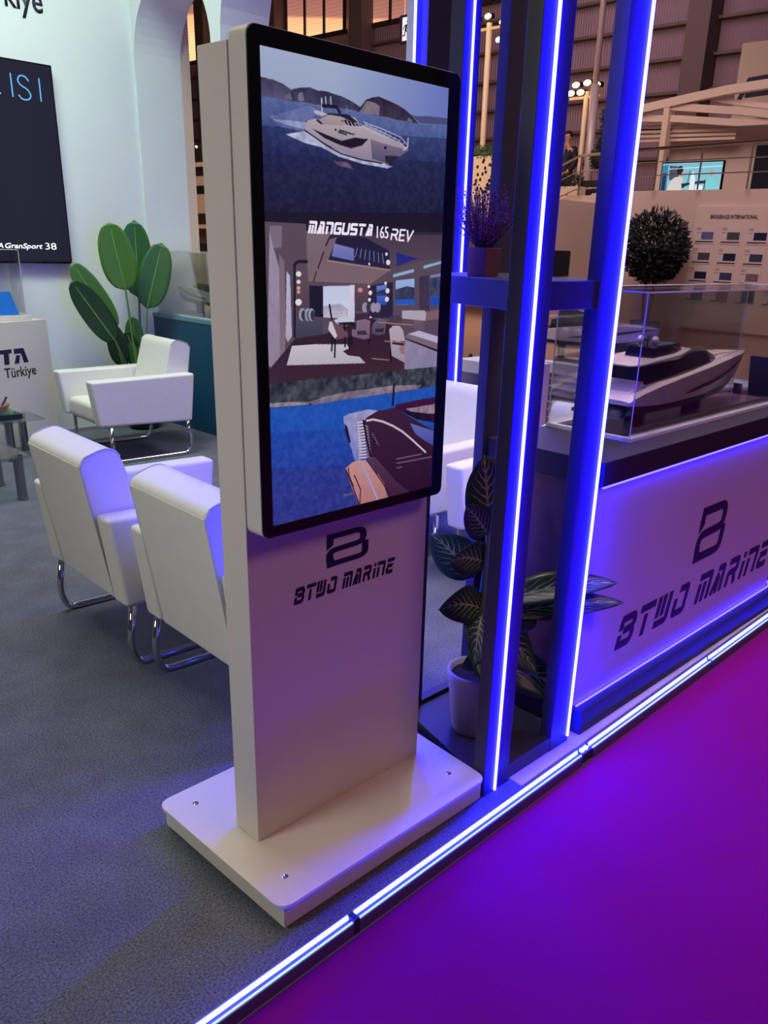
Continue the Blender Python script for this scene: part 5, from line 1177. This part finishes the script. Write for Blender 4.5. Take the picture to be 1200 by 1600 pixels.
bx('box', 15.45, 15.75, 10.35, 11.0, 2.2, 2.80, beam_white, T); b = B(); foliage(b, (15.6, 10.7, 2.92), .2, 260, .09, 9, (1, 1.8, .5)); obj('foliage', b, fm, T)
b = B(); rs = random.Random(1)
FP = Plane((15.449, 11.0, 2.2), (0, -1, 0), (0, 0, 1))
for k in range(14):
    x, y = rs.uniform(.04, .6), rs.uniform(.05, .55); flat(b, FP, [(x + .03 * math.cos(q), y + .03 * math.sin(q)) for q in [PI * 2 * j / 6 for j in range(6)]], .001, .004)
obj('cutouts', b, dark_plastic, T)
T = thing('perforated_planter', (15.1, 12.4, 2.2), 'tall cream planter with dark leaf shaped cutouts and green top, left of the tower post', 'planter')
bx('box', 15.0, 15.4, 11.7, 12.95, 2.55, 3.38, beam_white, T); bx('foot', 15.0, 15.4, 11.7, 12.95, 2.2, 2.55, warm_white, T)
b = B(); foliage(b, (15.2, 12.35, 3.45), .2, 700, .10, 12, (1, 3.0, .7)); obj('foliage', b, mat('green_foliage', S(70, 96, 60), .6, var=.3), T)
b = B(); FP = Plane((14.999, 12.95, 2.58), (0, -1, 0), (0, 0, 1)); rs = random.Random(6)
for k in range(34):
    x, y, a0 = rs.uniform(.3, .85), rs.uniform(.04, .74), rs.uniform(0, 3)
    flat(b, FP, [(x + .035 * math.cos(q) * (1.2 if j % 2 else .8), y + .035 * math.sin(q)) for j, q in enumerate([a0 + PI * 2 * j / 7 for j in range(7)])], .001, .004)
obj('cutouts', b, dark_plastic, T)
# upright posts with floodlights
flood = mat('warm_flood_lamp', (.8, .6, .3), .5, emit=(1.0, .62, .22), es=14)
def lamp_post(x, y, z0, z1, lamps, label, r=.07, extra=None):
    T = thing('lamp_post', (x, y, 2.2), label, 'lamp post', 'floodlight posts in the hall')
    b = B(); tube(b, [(x, y, z0), (x, y, z1)], r, 10); obj('post', b, beam_white, T, smooth=True)
    ys = [l[0] for l in lamps]; b = B(); tube(b, [(x, min(ys + [y]) - .08, z1 - .12), (x, max(ys + [y]) + .08, z1 - .12)], .035, 6); obj('cross_arm', b, beam_white, T)
    for ly, lz in lamps:
        b = B(); box(b, x - .10, x + .02, ly - .11, ly + .11, lz - .04, lz + .06); hd = obj('lamp_head', b, dark_plastic, T)
        b = B(); ball(b, (x - .10, ly, lz), .085, (.4, 1.2, .7), 2); obj('bulb', b, flood, hd)
    return T
lamp_post(18.0, 15.0, 2.2, 6.60, [(14.98, 6.72), (14.52, 6.55), (14.60, 6.20), (15.35, 6.70)], 'cream post with floodlights at its top, seen left of the wide tower post', .07)
lamp_post(18.3, 12.25, 2.2, 4.98, [(12.50, 5.12), (12.20, 5.14), (12.62, 4.96), (12.36, 4.96), (11.95, 5.08)], 'cream post with a cluster of floodlights above the man in the suit', .06)
T = thing('mast_pole', (18.0, 11.85, 2.2), 'tall pale steel mast rising out of the top of the picture between the tower posts', 'mast')
b = B(); tube(b, [(18.0, 11.80, 2.2), (18.0, 11.85, 5.05)], .10, 12); tube(b, [(18.0, 11.85, 5.0), (18.0, 11.86, 9.5)], .065, 12); obj('pole', b, mat('pale_mast', S(190, 170, 180), .4, .2), T, smooth=True)
# exit sign
sg_w = mat('sign_white', (.8, .8, .8), .5, emit=S(214, 196, 196), es=.8); sg_k = mat('sign_dark', S(38, 36, 66), .5)
T = thing('exit_sign', (20, 19.6, 6.6), 'dark hanging exit sign with a white running figure symbol', 'sign')
bx('board', 20.0, 20.1, 18.9, 20.05, 7.05, 7.76, sg_k, T)
EP = Plane((19.998, 20.0, 7.05), (0, -1, 0), (0, 0, 1)); b = B(); flat(b, EP, [(.07, .06), (.40, .06), (.40, .64), (.07, .64)], .001, .005); obj('pictogram_panel', b, sg_w, T)
b = B()
for st, w in (([(.24, .46), (.20, .30)], .07), ([(.22, .44), (.33, .40), (.37, .34)], .028), ([(.24, .45), (.15, .42), (.11, .34)], .028), ([(.20, .32), (.30, .24), (.27, .12)], .035), ([(.20, .32), (.17, .20), (.09, .18)], .035)): ribbon(b, EP, st, w, d1=.009)
flat(b, EP, [(.27 + .032 * math.cos(q), .535 + .036 * math.sin(q)) for q in [PI * 2 * j / 10 for j in range(10)]], .004, .009); obj('running_figure', b, sg_k, T)
b = B(); ribbon(b, EP, [(.55, .60), (.75, .20), (1.1, .05)], .09, d1=.005); obj('arrow', b, sg_w, T)
bx('small_board', 20.0, 20.06, 19.0, 19.75, 6.74, 7.03, sg_k, T)
b = B(); flat(b, EP, [(.38, -.29), (.54, -.29), (.54, -.04), (.38, -.04)], .001, .005); flat(b, EP, [(.66, -.29), (.76, -.15), (.70, -.15), (.70, -.05), (.62, -.05), (.62, -.15), (.56, -.15)], .001, .005); obj('arrow', b, sg_w, T)
b = B()
for y in (19.0, 19.9): tube(b, [(20.05, y, 7.74), (20.05, y, 15.0)], .008, 5)
obj('hanger', b, steel, T)
# yacht-like decks seen through the first arch
T = thing('deck_structure', (16.5, 22, 0), 'layered cream superstructure with dark window bands seen through the arch', 'yacht superstructure')
for nm, ya, yb, x0, x1, z0, z1, m_ in (('upper_deck', 23.5, 26.5, 16.0, 18, 3.64, 3.76, beam_white), ('window_band', 23.6, 26.4, 16.1, 18, 3.36, 3.64, dark_plastic), ('middle_deck', 23.4, 26.6, 15.9, 18, 3.10, 3.36, warm_white), ('window_band', 23.6, 26.4, 16.1, 18, 2.84, 3.10, dark_plastic),
        ('main_deck', 23.2, 26.8, 15.8, 18, 2.30, 2.84, warm_white), ('window_band', 23.5, 26.6, 16.2, 18, 1.97, 2.30, hall_dark), ('lower_deck', 23.2, 26.8, 15.7, 18, 1.86, 1.97, beam_white), ('window_band', 23.5, 26.6, 16.0, 18, 1.42, 1.86, hall_dark), ('hull_side', 23.0, 27.0, 15.9, 18, 0, 1.12, warm_white), ('window_band', 23.2, 26.8, 16.0, 18, 1.12, 1.42, dark_plastic), ('dark_canopy', 23.6, 26.4, 16.1, 18, 3.76, 4.28, dark_plastic)):
    bx(nm, x0, x1, ya, yb, z0, z1, m_, T)
b = B(); box(b, 4.456, 4.545, 7.075, 7.25, 0, 4.6); struct('lit_jamb_edge', b, beam_white)  # cream strip put in for the warm light on the jamb's far edge
T = thing('far_light', (15.8, 24.6, 4.1), 'short row of warm spotlights seen through the first arch', 'lamp')
b = B(); tube(b, [(15.8, 25.0, 4.12), (15.8, 23.9, 4.22)], .02, 6); obj('bar', b, dark_plastic, T)
for k in range(3): b = B(); ball(b, (15.78, 24.85 - k * .2, 4.12 + k * .02), .035, sub=1); obj('bulb', b, flood, T)
# pier with light strip at the open end of the white wall
T = thing('wall_end_post', (3.95, 3.5, 0), 'black post with blue light strip behind the tower, rising above the armchair', 'post')
bx('post', 3.875, 4.01, 3.40, 3.78, 0, 4.6, black_post, T, bevel=.003)
strip(3.943, 3.393, .3, 4.5, T, .014)
# small red box and shopping details on the aisle side
# ------------------------------------------------------------------ man in a dark suit on the upper deck
suit = mat('navy_suit_cloth', S(26, 24, 46), .8, var=.1); skin_m = mat('skin', S(176, 124, 104), .55, var=.04); shirt_m = mat('pale_shirt', S(200, 196, 214), .7); hair_m = mat('dark_hair', S(26, 20, 24), .7, var=.2); tie_m = mat('dark_tie', S(24, 20, 44), .6); shoe_m = mat('black_shoe', (.01, .01, .012), .3)
def skinned(name, verts, edges, material, parent, sub=2):
    me = bpy.data.meshes.new(name); me.from_pydata([v[0] for v in verts], edges, []); me.materials.append(material)
    o = bpy.data.objects.new(name, me); COL.objects.link(o)
    if not me.skin_vertices: 
        a_ = o.modifiers.new('skin', 'SKIN')
    else: a_ = o.modifiers.new('skin', 'SKIN')
    if me.skin_vertices:
        for i, v in enumerate(verts):
            r = v[1] if isinstance(v[1], tuple) else (v[1], v[1]); me.skin_vertices[0].data[i].radius = r
        me.skin_vertices[0].data[0].use_root = True
    a_.use_smooth_shade = True
    s_ = o.modifiers.new('sub', 'SUBSURF'); s_.levels = sub; s_.render_levels = sub
    o.parent = parent; return o
M_ = thing('person', (16.5, 11.40, 2.2), 'man in a dark suit, white shirt and tie standing behind the stair railing', 'person', rz=math.radians(-12))
V = [((0, 0, .94), (.13, .10)), ((0, 0, 1.12), (.12, .09)), ((0, 0, 1.34), (.15, .10)), ((0, 0, 1.46), .06), ((-.01, 0, 1.54), .055), ((-.02, 0, 1.63), (.078, .088)), ((-.015, 0, 1.70), (.072, .082))]
E_ = [(0, 1), (1, 2), (2, 3), (3, 4), (4, 5), (5, 6)]
for s in (-1, 1):
    n = len(V); V += [((0, s * .17, 1.40), .055), ((.03, s * .235, 1.14), .043), ((-.10, s * .16, .94), .033), ((-.17, s * .08, .90), .028), ((-.20, s * .05, .885), .022)]
    E_ += [(2, n), (n, n + 1), (n + 1, n + 2), (n + 2, n + 3), (n + 3, n + 4)]
    for k in range(4):
        q = len(V); V += [((-.235, s * (.045 - k * .004), .905 - k * .016), .009), ((-.25, s * (.02 - k * .003), .895 - k * .016), .008)]; E_ += [(n + 4, q), (q, q + 1)]
    q = len(V); V += [((-.20, s * .03, .925), .010), ((-.22, s * .012, .93), .009)]; E_ += [(n + 3, q), (q, q + 1)]
    n = len(V); V += [((0, s * .09, .88), .085), ((-.01, s * .10, .50), .058), ((.01, s * .10, .10), .040), ((-.14, s * .12, .035), .034)]; E_ += [(0, n), (n, n + 1), (n + 1, n + 2), (n + 2, n + 3)]
bd = skinned('body', V, E_, skin_m, M_)
b = B(); ball(b, (-.098, 0, 1.605), .014, (1, .8, 1.4), 2)
for s in (-1, 1): ball(b, (-.005, s * .083, 1.61), .02, (.7, .4, 1.2), 2)
obj('nose_and_ears', b, skin_m, M_, local=True)
b = B()
for s in (-1, 1): ball(b, (-.092, s * .03, 1.635), .010, (.5, 1.2, .7), 2)
ball(b, (-.090, 0, 1.565), .02, (.3, 1, .22), 2)
obj('eyes_and_mouth', b, hair_m, M_, local=True)
b = B(); vs = ball(b, (.005, 0, 1.675), .098, (1.0, .88, .85), 3); bmesh.ops.delete(b, geom=[v for v in b.verts if v.co.x < -.045 and v.co.z < 1.70 or v.co.z < 1.60], context='VERTS'); h = obj('hair', b, hair_m, M_, local=True, smooth=True); s_ = h.modifiers.new('t', 'SOLIDIFY'); s_.thickness = .012
V = [((0, 0, 1.0), (.18, .14)), ((0, 0, 1.16), (.165, .13)), ((.005, 0, 1.34), (.19, .14)), ((.01, 0, 1.44), (.10, .09)), ((0, 0, .84), (.175, .135))]; E_ = [(0, 1), (1, 2), (2, 3), (0, 4)]
for s in (-1, 1): n = len(V); V += [((.005, s * .19, 1.39), .086), ((.035, s * .245, 1.14), .070), ((-.085, s * .175, .95), .055)]; E_ += [(2, n), (n, n + 1), (n + 1, n + 2)]
skinned('jacket', V, E_, suit, M_)
V = [((0, 0, .95), (.14, .115)), ((0, 0, .86), (.13, .11))]; E_ = [(0, 1)]
for s in (-1, 1): n = len(V); V += [((0, s * .095, .78), .095), ((-.01, s * .105, .48), .072), ((.01, s * .105, .08), .060)]; E_ += [(1, n), (n, n + 1), (n + 1, n + 2)]
skinned('trousers', V, E_, suit, M_)
b = B(); prism(b, [(-.07, 1.50), (.07, 1.50), (.012, 1.14), (-.012, 1.14)], 'yz', -.168, -.115); sh = obj('shirt', b, shirt_m, M_, local=True, bevel=.004)
b = B(); prism(b, [(-.016, 1.47), (.016, 1.47), (.024, 1.20), (0, 1.14), (-.024, 1.20)], 'yz', -.175, -.167); obj('tie', b, tie_m, M_, local=True)
for s in (-1, 1): b = B(); ball(b, (-.07, s * .12, .04), .05, (2.3, 1, .85), 2); obj('shoe', b, shoe_m, M_, local=True, smooth=True)
# small violet panel beside the posts
o = bx('lit_panel', 14.90, 14.95, 12.98, 13.18, 3.12, 3.60, mat('violet_panel', S(120, 30, 170), .5, emit=S(70, 10, 150), es=.6)); tag(o, 'narrow violet lit panel beside the perforated planter', 'panel')
bx('panel_foot', 14.90, 14.95, 13.05, 13.1, 0, 3.12, dark_plastic, o)
